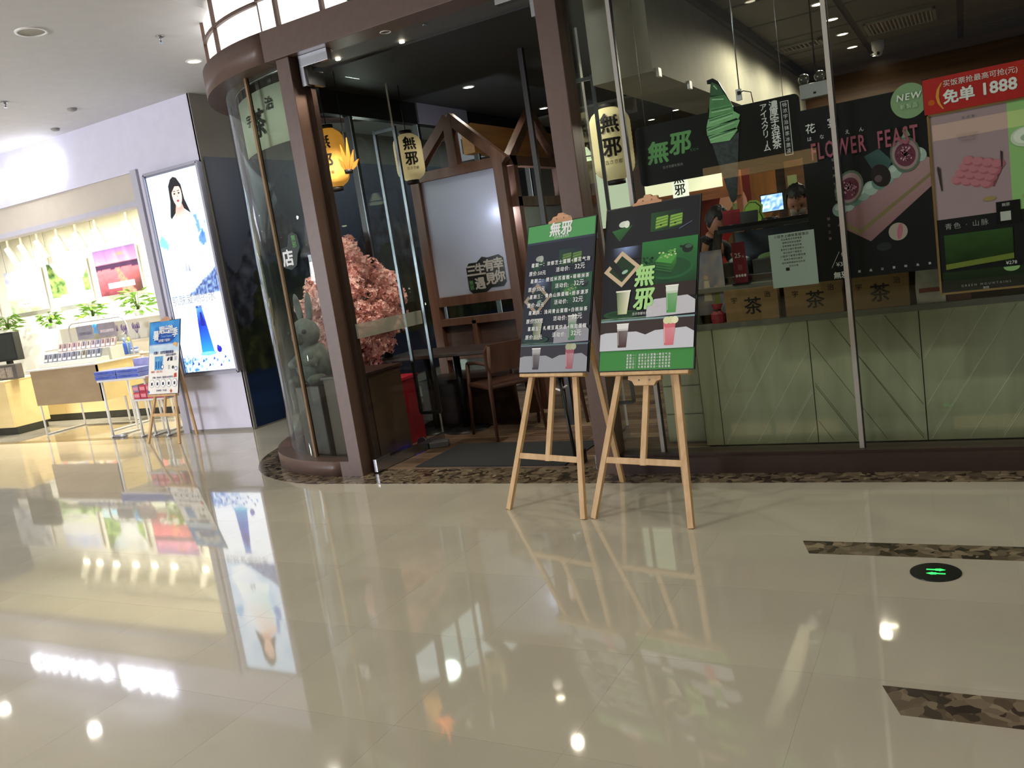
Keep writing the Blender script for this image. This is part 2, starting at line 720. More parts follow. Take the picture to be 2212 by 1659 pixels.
def arc(c, r, a0, a1, n):
    return [(c[0] + r * cos(radians(a0 + (a1 - a0) * i / n)), c[1] + r * sin(radians(a0 + (a1 - a0) * i / n))) for i in range(n + 1)]


BC = (-4.30, 6.34)   # centre of the rounded bay
# breccia border under the shop front, wrapping round the bay
t = struct(MB().slab([
                     (3.0, 4.655), (3.0, 5.02), (-4.3, 5.02)] + arc(BC, 1.30, 270, 110, 30) + arc(BC, 1.685, 110, 270, 40), 0.0, 0.0025).build('trim_1', M_terr))
# inlaid breccia strips in the corridor
for k, pts in enumerate([[(-0.735, 3.772), (-0.685, 3.624), (2.2, 3.624), (2.2, 3.772)],
                         [(-0.310, 2.573), (-0.250, 2.420), (2.2, 2.420), (2.2, 2.573)],
                         [(-14.0, 6.62), (-14.0, 6.50), (-8.15, 6.50), (-8.15, 6.62)],
                         [(-14.0, 5.62), (-14.0, 5.50), (-11.3, 5.62), (-11.3, 5.72)]]):
    o = MB().slab(pts, 0.0, 0.0012).build('trim_%d' % (k + 2), M_terr)
    struct(o)

# corridor ceiling (stepped) and walls
cl = struct(MB().box(-18, -5.06, -5, YS, ZC, ZC + 0.15).box(-5.06, 5, -5, 4.5, ZC + 0.25, ZC + 0.4).build('ceiling', M_ceil))
struct(MB().box(-5.06, -4.98, -5, 6.7, ZC, ZC + 0.4).build('trim_6', M_ceil))
struct(MB().box(-18, XM, YS, YS + 0.18, 3.03, ZC).box(-8.10, XM, YS, YS + 0.18, 0, 3.03).box(XM - 0.02, XM, YS, 16, 0, ZC)
       .build('wall_left', M_wall))
wg = struct(MB().box(XM, XM + 0.012, YS + 0.0, 14.5, 0.0, ZC).build('wall_side', M_wallgrey))
struct(MB().box(XM, 5, 15.0, 15.15, 0, ZC).build('wall_far', M_wallgrey))
struct(MB().box(XM, -4.7, 7.9, 15.0, 3.4, 3.5).box(XM, -5.9, YS, 7.9, 3.66, 3.8).build('ceiling_passage', M_ceil))
# baseboard of the pillar
struct(MB().box(-8.12, XM, YS - 0.012, YS, 0.0, 0.03).build('baseboard_left', M_wallgrey))

# ---- the cafe shell
# brown frame: each post is its own piece
fr = struct(thing('trim_14', (-3.1, YF, 0), None, None))
MB().box(-4.215, -4.095, YF, YF + 0.17, 0, 3.07, bev=0.004).build('post', M_brown, fr, world=True)
MB().box(-4.095, -4.04, YF + 0.12, YF + 0.17, 0, 3.07).build('door_stop', M_brown2, fr, world=True)
MB().box(-2.175, -2.035, YF, YF + 0.17, 0, 3.07, bev=0.004).build('post', M_brown, fr, world=True)
MB().box(-4.3, 4.0, YF - 0.02, YF + 0.20, 3.07, 3.28, bev=0.004).build('lintel', M_brown, fr, world=True)
MB().box(-2.035, 4.0, YF, YF + 0.06, 0.0, 0.10).box(-2.035, 4.0, YF + 0.05, YF + 0.2, 0.0, 0.115).build('plinth', M_brown2, fr, world=True)
MB().arc_wall(BC, 1.28, 1.515, 108, 270, 3.07, 3.28, 40).build('curved_lintel', M_brown, fr, world=True)
MB().arc_wall(BC, 1.34, 1.50, 108, 270, 0.0, 0.12, 40).box(-4.3, -4.21, YF, YF + 0.16, 0, 0.12).build('curved_plinth', M_brown, fr, world=True)
MB().box(-4.2, 4.0, YF + 0.2, 5.36, 3.075, 3.12).build('soffit', mat('grey_soffit', '5b5d60', 0.55, var=0.05), fr, world=True)

# cafe ceiling, floor, walls
struct(MB().box(-4.75, -1.6, 5.36, 15, ZK, ZK + 0.1).build('ceiling_cafe', M_cafeceil))
M_tileceil = mat('taupe_ceiling_board', '6e6a60', 0.8, var=0.05)
cc = struct(MB().box(-1.66, 4.0, 5.2, 12.0, 3.16, 3.26).build('ceiling_counter', mat('dark_ceiling_frame', '35322d', 0.7, var=0.1)))
for i in range(4):
    for j in range(7):
        MB().box(-1.70 + i * 0.9, -0.86 + i * 0.9, 5.45 + j * 0.9, 6.29 + j * 0.9, 3.148, 3.16).build('ceiling_panel', M_tileceil, cc, world=True)
# boxed duct between the two ceilings, lit from the counter side
struct(MB().box(-2.05, -1.65, 5.32, 11.4, 2.46, 3.17).build('wall_duct', mat('dust_beige_plaster', 'a19e8e', 0.8, var=0.04)))
fl = struct(MB().box(-4.66, 4.0, 5.02, 12.0, -0.003, 0.001).build('floor_cafe', M_darkwood))
random.seed(3)
pm = []
for k in range(6):
    me = MB().box(-0.6, 0.6, -0.0735, 0.0735, 0.001, 0.005).mesh('plank')
    me.materials.append(mat('plank_%d' % k, ['937a64', '846c58', 'a08a70', '785f4c', '8d745c', '977e66'][k], 0.42,
                            col2=['4a3a2d', '3f3127', '54432f', '382c23', '443529', '4e3e30'][k], vscale=6, stretch=(0.35, 6, 1)))
    pm.append(me)
n_p = 0
for j in range(22):
    y = 5.10 + j * 0.15
    if y > 8.3:
        break
    off = random.uniform(0, 1.2)
    x = -4.62 + off - 1.2
    while x < -1.6:
        if x + 0.6 > -4.6:
            o = bpy.data.objects.new('plank', random.choice(pm))
            COL.objects.link(o)
            o.parent = fl
            xx = max(x + 0.6, -4.0)
            o.location = Vector((xx, y, 0)) - fl.location
            n_p += 1
        x += 1.204
struct(MB().box(-2.0, 4.0, 11.5, 11.62, 0, 3.2).box(-4.66, -2.0, 12.4, 12.5, 0, 3.2).build('wall_back', mat('oak_wall_panel', '6e4b2c', 0.5, col2='54381f', vscale=5, stretch=(0.15, 1, 3))))
hd = struct(MB().box(-4.68, -4.60, 5.75, 8.3, 2.86, ZK).build('trim_7', M_cafehead))
struct(MB().box(-4.69, -4.58, 7.15, 8.1, 2.865, ZK).build('trim_8', mat('pale_grey_panel', '77747e', 0.6, var=0.03)))
struct(MB().box(-4.68, -4.60, 8.3, 12, 2.94, ZK).build('trim_9', M_cafehead))
struct(MB().box(-4.70, -4.56, 8.12, 12, 2.62, 2.93).build('trim_10', mat('amber_oak', 'b07a3c', 0.45, col2='94602c', vscale=6, stretch=(2, 0.2, 2))))

# inner side glazing of the cafe with dark mullions
wn = struct(thing('window_1', (-4.64, 6.1, 0), None, None))
MB().box(-4.645, -4.635, 6.1, 12, 0.02, 2.86).build('pane', M_glass, wn, world=True)
for y in (6.12, 7.17, 8.3, 9.5, 10.7):
    MB().box(-4.67, -4.61, y - 0.022, y + 0.022, 0.02, 2.94).build('mullion', M_black, wn, world=True)
    MB().box(-4.612, -4.604, y - 0.026, y - 0.014, 0.02, 2.9).build('mullion_trim', M_chrome, wn, world=True)

# rounded glass bay
wb = struct(thing('window_2', (-4.3, YF, 0), None, None))
for a0, a1 in ((108, 160), (160.6, 212), (212.6, 253.9), (254.5, 270)):
    MB().arc_wall(BC, 1.372, 1.384, a0, a1, 0.06, 3.1, 24).build('pane', M_glassbay, wb, world=True)
for a in (254.2, 212.3, 160.3):
    q = Vector((BC[0] + 1.385 * cos(radians(a)), BC[1] + 1.385 * sin(radians(a)), 0))
    Mx = Matrix.Translation(q) @ Matrix.Rotation(radians(a), 4, 'Z')
    MB().box(-0.004, 0.012, -0.014, 0.014, 0.10, 3.08, Mx).build('joint_cover', mat('bronze_joint', 'a88d72', 0.3, metal=0.6, var=0.1), wb, world=True)
    MB().box(-0.02, -0.006, -0.006, 0.006, 0.10, 3.08, Mx).build('joint_seal', M_black, wb, world=True)
MB().slab(arc(BC, 1.34, 108, 270, 30), 0.0, 0.06).build('sill', M_darkwood, wb, world=True)
MB().slab(arc(BC, 1.34, 108, 270, 30), 3.08, 3.12).build('head_board', M_cafehead, wb, world=True)

# storefront glazing right of the door: panes with bright joint strips
wr = struct(thing('window_3', (0, 4.95, 0), None, None))
for x0, x1 in ((-2.035, -1.752), (-1.738, -0.587), (-0.573, 0.59), (0.604, 1.77)):
    MB().box(x0, x1, 4.945, 4.957, 0.10, 3.08).build('pane', M_glass, wr, world=True)
for x in (-1.745, -0.58, 0.597):
    MB().box(x - 0.020, x + 0.004, 4.936, 4.946, 0.115, 3.07).build('joint_strip', M_edge, wr, world=True)
    MB().box(x + 0.006, x + 0.012, 4.936, 4.960, 0.115, 3.07).build('joint_seal', M_black, wr, world=True)

# ---- light box cornice above the lintel: curved lantern panes in brown muntins
M_pane = mat('lit_paper_pane', 'f4f2ee', 0.5, emit='fff8ee', estr=1.25)
lb = thing('cornice_lightbox', (-4.5, YF, 3.28), 'glowing white paper lattice lightbox curving over the cafe entrance', 'lightbox')
zr = [3.28, 3.50, 3.74, 3.98]
MB().arc_wall(BC, 1.20, 1.24, 108, 270, 3.28, 4.2, 40).build('backing_board', M_brown, lb, world=True)
for r0 in range(3):
    for a0, a1 in ((110, 126), (127, 143), (144, 160), (161, 177), (178, 194), (195, 211), (212, 228), (229, 245), (246, 268.8)):
        MB().arc_wall(BC, 1.425, 1.44, a0, a1, zr[r0] + 0.012, zr[r0 + 1] - 0.012, 6).build('pane', M_pane, lb, world=True)
    for x0, x1 in ((-4.30, -4.14), (-4.12, -3.74)):
        MB().box(x0, x1, YF + 0.02, YF + 0.035, zr[r0] + 0.012, zr[r0 + 1] - 0.012).build('pane', M_pane, lb, world=True)
    MB().box(-3.72, -3.52, YF + 0.02, YF + 0.035, zr[r0] + 0.012, zr[r0 + 1] - 0.012).build('pane', M_pane, lb, world=True)
for z in zr[1:]:
    MB().arc_wall(BC, 1.43, 1.465, 110, 270, z - 0.012, z + 0.012, 40).box(-4.3, -3.5, YF - 0.01, YF + 0.03, z - 0.012, z + 0.012).build('muntin', M_brown, lb, world=True)
for a in (126.5, 143.5, 160.5, 177.5, 194.5, 211.5, 228.5, 245.5, 269.5):
    q = Vector((BC[0] + 1.448 * cos(radians(a)), BC[1] + 1.448 * sin(radians(a)), 0))
    MB().box(-0.018, 0.018, -0.013, 0.013, 3.28, 4.1, Matrix.Translation(q) @ Matrix.Rotation(radians(a), 4, 'Z')).build('muntin', M_brown, lb, world=True)
for x in (-4.13, -3.73):
    MB().box(x - 0.013, x + 0.013, YF - 0.01, YF + 0.03, 3.28, 4.1).build('muntin', M_brown, lb, world=True)
tag(MB().box(-3.50, 1.0, YF - 0.03, YF + 0.03, 3.28, 4.0, bev=0.004).build('green_sign_panel', mat('jade_green_panel', '1f7a56', 0.4, var=0.04)),
    'plain jade green sign panel above the brown lintel beside the lit lattice', 'sign')

# storefronts across the corridor, met only as reflections
struct(MB().box(-14, 6, -6.2, -6.0, 0, 3.66).build('wall_opposite', mat('dim_brown_wall', '40342c', 0.6, var=0.1)))
M_lit = mat('warm_lit_window', 'ffddaa', 0.5, emit='ffcf8a', estr=1.5)
for k, (x0, x1, z0, z1) in enumerate([(-4.2, -2.2, 2.3, 2.55), (-0.4, 1.2, 2.3, 2.55), (2.0, 3.4, 2.3, 2.55)]):
    o = MB().box(x0, x1, -6.0, -5.97, z0, z1).build('window_%d' % (4 + k), M_lit)
    struct(o)

# ================================================================== CORRIDOR THINGS
def downlight(x, y, z, r, label, lit=True, m=None, group=None):
    t = thing('downlight', (x, y, z), label, 'light', group=group)
    MB().lathe([(r, 0.0), (r, -0.006), (r * 0.82, -0.008), (r * 0.80, 0.004)], (0, 0, 0), 24, cap=False).build('ring', M_white, t)
    MB().lathe([(r * 0.80, 0.0), (r * 0.8, -0.001)], (0, 0, -0.002), 24).build('diffuser', (m or M_glow_lamp) if lit else mat('unlit_reflector', '77746c', 0.4, var=0.1), t)
    return t


for i, (x, y) in enumerate(CORR):
    lab = ['round lit downlight in the corridor ceiling beside the lattice lightbox',
           'round downlight in front of the cosmetics shop, nearer of two met in the floor reflection',
           'round downlight in front of the cosmetics shop, farther of two met in the floor reflection'][i] if i < 3 else 'round lit downlight overhead in the corridor ceiling'
    z = ZC if x < -5.06 else ZC + 0.25
    downlight(x, y, z, 0.075, lab, True, mat('corridor_diffuser', 'fffbe0', 0.5, emit='fff2c0', estr=3.0) if i == 0 else None,
              'corridor downlights over the viewer' if i >= 3 else None)
sp = thing('ceiling_ring', (-6.08, 4.34, ZC), 'large unlit round recess with white rim at the far left of the ceiling', 'light')
MB().lathe([(0.115, 0), (0.115, -0.008), (0.095, -0.01), (0.095, 0.002)], n=28, cap=False).build('rim', M_white, sp)
MB().lathe([(0.095, -0.003), (0.095, -0.002)], n=28).build('reflector', mat('reflector_grey', '98948c', 0.5, var=0.1), sp)


def sprinkler(x, y, label):
    t = thing('sprinkler', (x, y, ZC), label, 'sprinkler')
    MB().lathe([(0.032, 0), (0.034, -0.006), (0.012, -0.012)], n=16).build('escutcheon', M_steel, t)
    MB().lathe([(0.012, -0.01), (0.012, -0.03), (0.007, -0.034), (0.007, -0.05)], n=12).build('body', M_steel, t)
    MB().lathe([(0.018, -0.052), (0.018, -0.055)], n=12).bar((-0.01, 0, -0.03), (-0.006, 0, -0.052), 0.003, 0.003).bar((0.01, 0, -0.03), (0.006, 0, -0.052), 0.003, 0.003).build('deflector', M_steel, t)
    return t


sprinkler(-5.69, 5.20, 'small steel fire sprinkler hanging between the two ceiling rings')
sprinkler(-8.08, 5.32, 'small steel fire sprinkler at the left edge of the ceiling')
for p, l in (((-8.1, 6.05), 'flat dark detector disc on the ceiling above the cosmetics shop'), ((-9.0, 6.45), 'tiny ceiling detector nearest the glowing shop sign')):
    tag(MB().lathe([(0.05, ZC), (0.045, ZC - 0.02), (0.02, ZC - 0.03)], (p[0], p[1], 0), 16).build('smoke_detector', mat('detector_grey', '9a9a98', 0.5, var=0.05)), l, 'detector')

# green exit marker set in the floor
fm = thing('floor_exit_marker', (-0.187, 3.472, 0), 'round dark floor marker with two glowing green arrows', 'floor marker')
MB().lathe([(0.092, 0.0), (0.092, 0.0035), (0.089, 0.0045)], n=40).build('disc', mat('smoked_lens', '1c211d', 0.12, var=0.1), fm)
M_gled = mat('green_led', '2cff66', 0.5, emit='30ff60', estr=1.6)
ar = [(-0.034, -0.0045), (-0.002, -0.0045), (-0.002, -0.009), (0.012, -0.009), (0.012, -0.013), (0.034, 0.0), (0.012, 0.013), (0.012, 0.009), (-0.002, 0.009), (-0.002, 0.0045), (-0.034, 0.0045)]
MB().slab([(x + 0.001, y + 0.019) for x, y in ar], 0.0045, 0.0050).build('arrow', M_gled, fm)
MB().slab([(-x + 0.001, y - 0.019) for x, y in ar][::-1], 0.0045, 0.0050).build('arrow', M_gled, fm)


# ------------------------------------------------------------------ easels
def easel(name, feet, lean, rz_board, board_w, board_h, ledge_z, apex, rear, label, boardlabel, print_fn, low_clip=False, s=1.0, top_ext=0.07, shift=0.0, cshift=0.0):
    """feet: the two front feet (x, y); the frame leans back by 'lean'; rear: rear foot (x, y)"""
    f0, f1 = Vector((*feet[0], 0)), Vector((*feet[1], 0))
    mid = (f0 + f1) / 2
    yaw = atan2(f1.y - f0.y, f1.x - f0.x)
    half = (f1 - f0).length / 2
    t = thing(name, mid, label, 'easel', yaw)
    up = Vector((0, sin(lean), cos(lean)))
    Hs = apex / cos(lean)          # slope length of the front frame

    def P(x, l, d=0.0):            # frame coordinates: x across, l along the slope, d towards the viewer
        return Vector((x, 0, 0)) + up * l + Vector((0, -cos(lean), sin(lean))) * d
    nrm = Vector((0, -cos(lean), sin(lean)))
    w = 0.034 * s
    for sx in (-1, 1):
        MB().bar(P(sx * half, 0.0), P(sx * 0.035, Hs), w, 0.022 * s, nrm, 0.002).build('front_leg', M_pine, t)
    lz = ledge_z / cos(lean)
    MB().bar(P(0, 0.30 * s), P(0, Hs + top_ext), 0.034 * s, 0.018 * s, nrm, 0.002).build('mast', M_pine, t)
    k = 1 - 0.33 * s / Hs
    MB().bar(P(-half * k + 0.0, 0.32 * s, 0.0), P(half * k, 0.32 * s, 0.0), 0.034 * s, 0.016 * s, nrm, 0.002).build('crossbar', M_pine, t)
    MB().bar(P(-board_w / 2 * 0.92 + shift, lz - 0.012, 0.028), P(board_w / 2 * 0.92 + shift, lz - 0.012, 0.028), 0.018, 0.046, nrm, 0.002).build('ledge', M_pine, t)
    Rz = Matrix.Rotation(-yaw, 4, 'Z')
    rloc = Rz @ (Vector((*rear, 0)) - mid)
    MB().bar(P(0.0, Hs * 0.97, -0.03), rloc, 0.034 * s, 0.02 * s, nrm, 0.002).build('rear_leg', M_pine, t)
    # scalloped clip over the top edge of the board
    cw = 0.09 * s
    pts = [(-cw, 0), (cw, 0), (cw, 0.012), (cw * 0.75, 0.018), (cw * 0.62, 0.036), (cw * 0.28, 0.04), (cw * 0.2, 0.054), (-cw * 0.2, 0.054), (-cw * 0.28, 0.04), (-cw * 0.62, 0.036), (-cw * 0.75, 0.018), (-cw, 0.012)]
    tl = lz + board_h
    F = Matrix(((1, 0, 0, shift * 0.6), (0, cos(lean), sin(lean), 0), (0, -sin(lean), cos(lean), 0), (0, 0, 0, 1)))
    F = Matrix.Translation(P(shift * 0.6 + cshift, tl - 0.006, 0)) @ Matrix.Rotation(-lean, 4, 'X')
    c = MB().prism(pts, -0.034, -0.006, F).build('clip', M_pine_red, t)
    for sx in (-1, 1):
        MB().ball(F @ Vector((sx * cw * 0.3, -0.035, 0.022)), 0.0045, 8, 6).build('screw', M_steel, c)
    if low_clip:
        F2 = Matrix.Translation(P(0, lz - 0.075, 0)) @ Matrix.Rotation(-lean, 4, 'X')
        pts2 = [(-0.10, 0.05), (-0.10, 0.03), (-0.075, 0.022), (-0.06, 0.0), (0.06, 0.0), (0.075, 0.022), (0.10, 0.03), (0.10, 0.05)]
        c = MB().prism(pts2, -0.03, -0.01, F2).build('clip', M_pine, t)
        for sx in (-1, 1):
            MB().ball(F2 @ Vector((sx * 0.032, -0.031, 0.028)), 0.0045, 8, 6).build('screw', M_steel, c)
    # the poster board rests on the ledge: its own thing
    base = wm(t) @ P(shift, lz, 0.022)
    b = thing(name.replace('easel', 'poster_board'), base, boardlabel, 'poster', yaw)
    BM = Matrix.Rotation(-lean, 4, 'X')
    MB().box(-board_w / 2, board_w / 2, -0.010, 0.0, 0.002, board_h, BM).build('panel', M_black, b)
    print_fn(b, BM @ Matrix.Translation((0, -0.0105, 0.006)), board_w - 0.012, board_h - 0.012)
    return t, b


def cup(p, u, t, w, h, liquid, foam='e8e6e0', lid=None, glassy=False):
    """one takeaway cup on a print: u,t = base centre"""
    p.poly([(u - w * 0.36, t), (u + w * 0.36, t), (u + w * 0.5, t + h), (u - w * 0.5, t + h)], [liquid, liquid, foam, foam] if not lid else [liquid, liquid, liquid, liquid])
    p.poly([(u - w * 0.36, t), (u + w * 0.36, t), (u + w * 0.46, t + h * 0.7), (u - w * 0.46, t + h * 0.7)], [liquid, liquid, mixc(liquid, 'ffffff', 0.18), mixc(liquid, 'ffffff', 0.1)])
    if not lid:
        p.rect(u - w * 0.48, t + h * 0.78, u + w * 0.48, t + h * 0.97, foam)
        p.rect(u - w * 0.52, t + h * 0.96, u + w * 0.52, t + h, 'f4f4f0')
    p.poly([(u - w * 0.34, t + h * 0.1), (u - w * 0.27, t + h * 0.1), (u - w * 0.36, t + h * 0.75), (u - w * 0.42, t + h * 0.75)], mixc(liquid, 'ffffff', 0.35))


def food_scene(p, dim=0.0):
    """the shared picture of cakes and drinks (right board layout)"""
    D = lambda c: mixc(c, '2a3346', dim)
    p.grid(8, 16, lambda a, b: D(mixc('0b0d10', '10151f', fbm(a * 3, b * 3) + 0.5)))
    # marshmallow on a leaf-green slice
    p.poly([(0.07, 0.845), (0.30, 0.87), (0.16, 0.765)], [D('2b6b34'), D('245c2e'), D('1c4a26')])
    p.oval(0.20, 0.885, 0.055, 0.022, D('cfdccb'), rot=5)
    p.oval(0.235, 0.882, 0.03, 0.026, D('dfe8da'))
    # two cut green layered cakes
    p.grid(6, 4, lambda a, b: D(mixc('1c4a24', '14181e', a)), 0.50, 0.80, 0.84, 0.93)
    for u in (0.55, 0.70):
        p.poly([(u, 0.81), (u + 0.13, 0.822), (u + 0.135, 0.888), (u + 0.005, 0.88)], D('5c8a34'))
        for q in range(3):
            p.poly([(u + 0.005, 0.822 + q * 0.02), (u + 0.128, 0.834 + q * 0.02), (u + 0.128, 0.84 + q * 0.02), (u + 0.005, 0.828 + q * 0.02)], D('a3c45a'))
        p.poly([(u, 0.81), (u + 0.13, 0.822), (u + 0.13, 0.826), (u, 0.814)], D('2c4a1c'))
        p.poly([(u + 0.005, 0.88), (u + 0.135, 0.888), (u + 0.13, 0.90), (u + 0.01, 0.894)], D('7fae48'))
        p.oval(u + 0.06, 0.838, 0.012, 0.006, D('18260f'), 8)
    p.poly([(0.80, 0.79), (0.93, 0.83), (0.94, 0.838), (0.81, 0.80)], D('5a6480'))
    # blue glow and the square wooden tray
    p.grid(10, 6, lambda a, b: D(mixc('10141c', '8fa6d8', max(0, 1 - abs(a - 0.5) * 2.4) * b)), 0.06, 0.63, 0.42, 0.72)
    p.poly([(0.00, 0.555), (0.21, 0.44), (0.41, 0.575), (0.20, 0.695)], D('cdb89a'))
    p.poly([(0.06, 0.557), (0.21, 0.475), (0.355, 0.573), (0.20, 0.66)], D('16351e'))
    p.poly([(0.035, 0.62), (0.09, 0.645), (0.26, 0.52), (0.2, 0.5)], D('141a1c'))
    p.oval(0.24, 0.545, 0.035, 0.012, D('9fc6b0'), rot=20)
    # big green cake on a plate
    p.grid(14, 10, lambda a, b: D(mixc('0f3a1e', '2c7a3c', b * 0.9 + 0.25 * nz(a * 3, b * 3))), 0.42, 0.435, 1.0, 0.735)
    p.oval(0.72, 0.535, 0.24, 0.075, D('1d5c30'))
    p.oval(0.72, 0.54, 0.22, 0.065, D('174a28'))
    p.poly([(0.58, 0.52), (0.74, 0.49), (0.79, 0.56), (0.79, 0.62), (0.64, 0.645), (0.57, 0.59)], [D('12401f'), D('0f3a1c'), D('1d5a2c'), D('3f8a3c'), D('3f8a3c'), D('1d5a2c')])
    p.poly([(0.57, 0.59), (0.74, 0.565), (0.79, 0.62), (0.64, 0.645)], D('4a9a42'))
    p.oval(0.90, 0.655, 0.055, 0.03, D('0c1c14'))
    p.oval(0.91, 0.668, 0.035, 0.014, D('3c5a48'))
    p.poly([(0.82, 0.665), (0.86, 0.66), (0.86, 0.675), (0.82, 0.68)], D('0c1c14'))
    random.seed(2)
    for _ in range(26):
        p.oval(random.uniform(0.58, 0.78), random.uniform(0.60, 0.66), 0.012, 0.006, D(random.choice(['8fc46a', '2c6a34', '62a850', 'c4dc9c'])), 7)
        p.k -= 1
    for _ in range(16):
        p.oval(random.uniform(0.44, 0.54), random.uniform(0.58, 0.64), 0.014, 0.009, D(random.choice(['164a26', '2f7a3c', '0f3018'])), 7)
        p.k -= 1
    for q in range(3):
        p.poly([(0.575, 0.535 + q * 0.018), (0.745, 0.507 + q * 0.018), (0.745, 0.511 + q * 0.018), (0.575, 0.539 + q * 0.018)], D('3a7a3a'))
    p.k += 3
    # tall glass on a round tray
    p.oval(0.22, 0.250, 0.2, 0.028, D('1e4a28'))
    p.oval(0.22, 0.252, 0.15, 0.018, D('143a1e'))
    p.grid(6, 1, lambda a, b: D(mixc('3a5a3a', '7fa08c', nz(a * 5, b) + 0.5)), 0.0, 0.215, 0.5, 0.225)
    p.poly([(0.185, 0.25), (0.285, 0.25), (0.315, 0.41), (0.16, 0.41)], [D('8fa070'), D('dfe0b8'), D('efeed8'), D('5f7a50')])
    p.rect(0.155, 0.404, 0.32, 0.414, D('f4f2e6'))
    p.rect(0.0, 0.2, 1.0, 0.212, D('86a4a8'))
    # green drink on a folded white cloth
    p.grid(4, 4, lambda a, b: D('2c211f'), 0.5, 0.34, 1.0, 0.435)
    p.poly([(0.5, 0.215), (1.0, 0.225), (1.0, 0.31), (0.92, 0.345), (0.58, 0.335), (0.5, 0.30)], D('c4c4cc'))
    cup(p, 0.76, 0.235, 0.13, 0.185, D('4a9a4e'), D('dfe6dc'))
    # cola and pink drinks below
    p.rect(0.0, 0.105, 1.0, 0.2, D('382c2a'))
    p.poly([(0.0, 0.0), (1.0, 0.0), (1.0, 0.105), (0.92, 0.135), (0.6, 0.125), (0.5, 0.10), (0.4, 0.125), (0.06, 0.125), (0.0, 0.115)], D('cdd0da'))
    cup(p, 0.25, 0.02, 0.13, 0.165, D('452524'), D('e8e8e8'))
    cup(p, 0.75, 0.02, 0.13, 0.165, D('d8707e'), lid=True)
    for q, du in enumerate((-0.045, 0.0, 0.04)):
        p.oval(0.765 + du, 0.185, 0.036, 0.024, D('dfe4b4') if q < 2 else D('eef0cc'))


def right_board(b, M, w, h):
    hp = 0.895
    p = Print(w, h)
    p.rect(0, 0, 1, 1, '3f8c42')
    q = Print(w, h * 0.88)
    food_scene(q)
    p.build('printed_sheet', M_print, b, M)
    q.build('printed_picture', M_print, b, M @ Matrix.Translation((0, -0.0004, h * 0.12)))
    y = -0.0075
    for ch, z in (('無', 0.555), ('邪', 0.415)):
        lettering(ch, 0.125, (0.01 * w - 0.05 * w, y, z * h), M_txtgreen, b, M=M, bold=0.035, shear=0.1)
    lettering('むじゃ', 0.020, (0.085 * w, y, 0.375 * h), M_txtwhite, b, M=M, bold=0.01)
    lettering('古き京都を販売', 0.017, (-0.05 * w, y, 0.335 * h), M_txtwhite, b, M=M)
    L = ['星期一：浓郁芝士蛋糕+樱花气泡', '星期二：提拉米苏蛋糕+萌萌抹茶', '星期三：青色山脉蛋糕+焙茶漂浮', '星期四：浅间青云蛋糕+白桃抹茶', '星期五：札幌豆腐饮品+指定蛋糕']
    for k, s in enumerate(L):
        lettering(s, 0.0135, (0.02, -0.001, h * (0.088 - k * 0.0178)), M_txtwhite, b, M=M, spacing=1.75, bold=0.02)


def left_board(b, M, w, h):
    p = Print(w, h)
    p.rect(0, 0, 1, 1, '323a4c')
    p.rect(0, 0.885, 1, 1, '4f9a5c')
    p.build('printed_sheet', M_print, b, M)
    q = Print(w, h * 0.87)
    food_scene(q, 0.5)
    q.build('printed_picture', M_print, b, M @ Matrix.Translation((0, -0.0004, 0)))
    y = -0.0075
    lettering('無邪', 0.085, (0, -0.002, 0.949 * h), M_txtwhite, b, M=M, bold=0.03, shear=0.08)
    lettering('古き京都を販売', 0.016, (0.01, -0.002, 0.90 * h), M_txtwhite, b, M=M)
    rows = [('星期一：浓郁芝士蛋糕+樱花气泡', '原价:50元', '活动价:', '32元'), ('星期二：提拉米苏蛋糕+萌萌抹茶', '原价:55元', '活动价:', '32元'),
            ('星期三：青色山脉蛋糕+焙茶漂浮', '原价:48元', '活动价:', '32元'), ('星期四：浅间青云蛋糕+白桃抹茶', '原价:53元', '活动价:', '32元'),
            ('星期五：札幌豆腐饮品+指定蛋糕', '原价:51元', '活动价:', '32元')]
    for k, (a, c, d, e) in enumerate(rows):
        z = h * (0.725 - k * 0.1085)
        lettering(a, 0.0262, (0.015, y, z), M_txtwhite, b, M=M, spacing=1.33, bold=0.025)
        lettering(c, 0.029, (-0.155, y, z - 0.05), M_txtwhite, b, M=M, spacing=1.15, bold=0.02)
        lettering(d, 0.029, (0.04, y, z - 0.043), M_txtwhite, b, M=M, spacing=1.25, bold=0.02)
        lettering(e, 0.037, (0.165, y, z - 0.038), M_txtwhite, b, M=M, spacing=1.05, bold=0.015)


easel('easel', ((-1.865, 4.016), (-1.287, 3.895)), radians(18.5), 0, 0.585, 0.915, 0.755, 1.60, tuple(at(1481, 1046, Z=0))[:2],
      'natural pine display easel in front of the window, right of the two big ones',
      'black menu board of matcha cakes and drinks with green 無邪 lettering and green foot band', right_board, low_clip=True, shift=0.0, cshift=-0.03)
easel('easel', ((-2.464, 4.148), (-1.918, 3.999)), radians(17.5), 0, 0.520, 0.885, 0.765, 1.58, (-1.945, 4.68),
      'natural pine display easel in front of the doorway, left of the two big ones',
      'navy price list board with a green head band and rows of white weekday prices', left_board, shift=0.02)

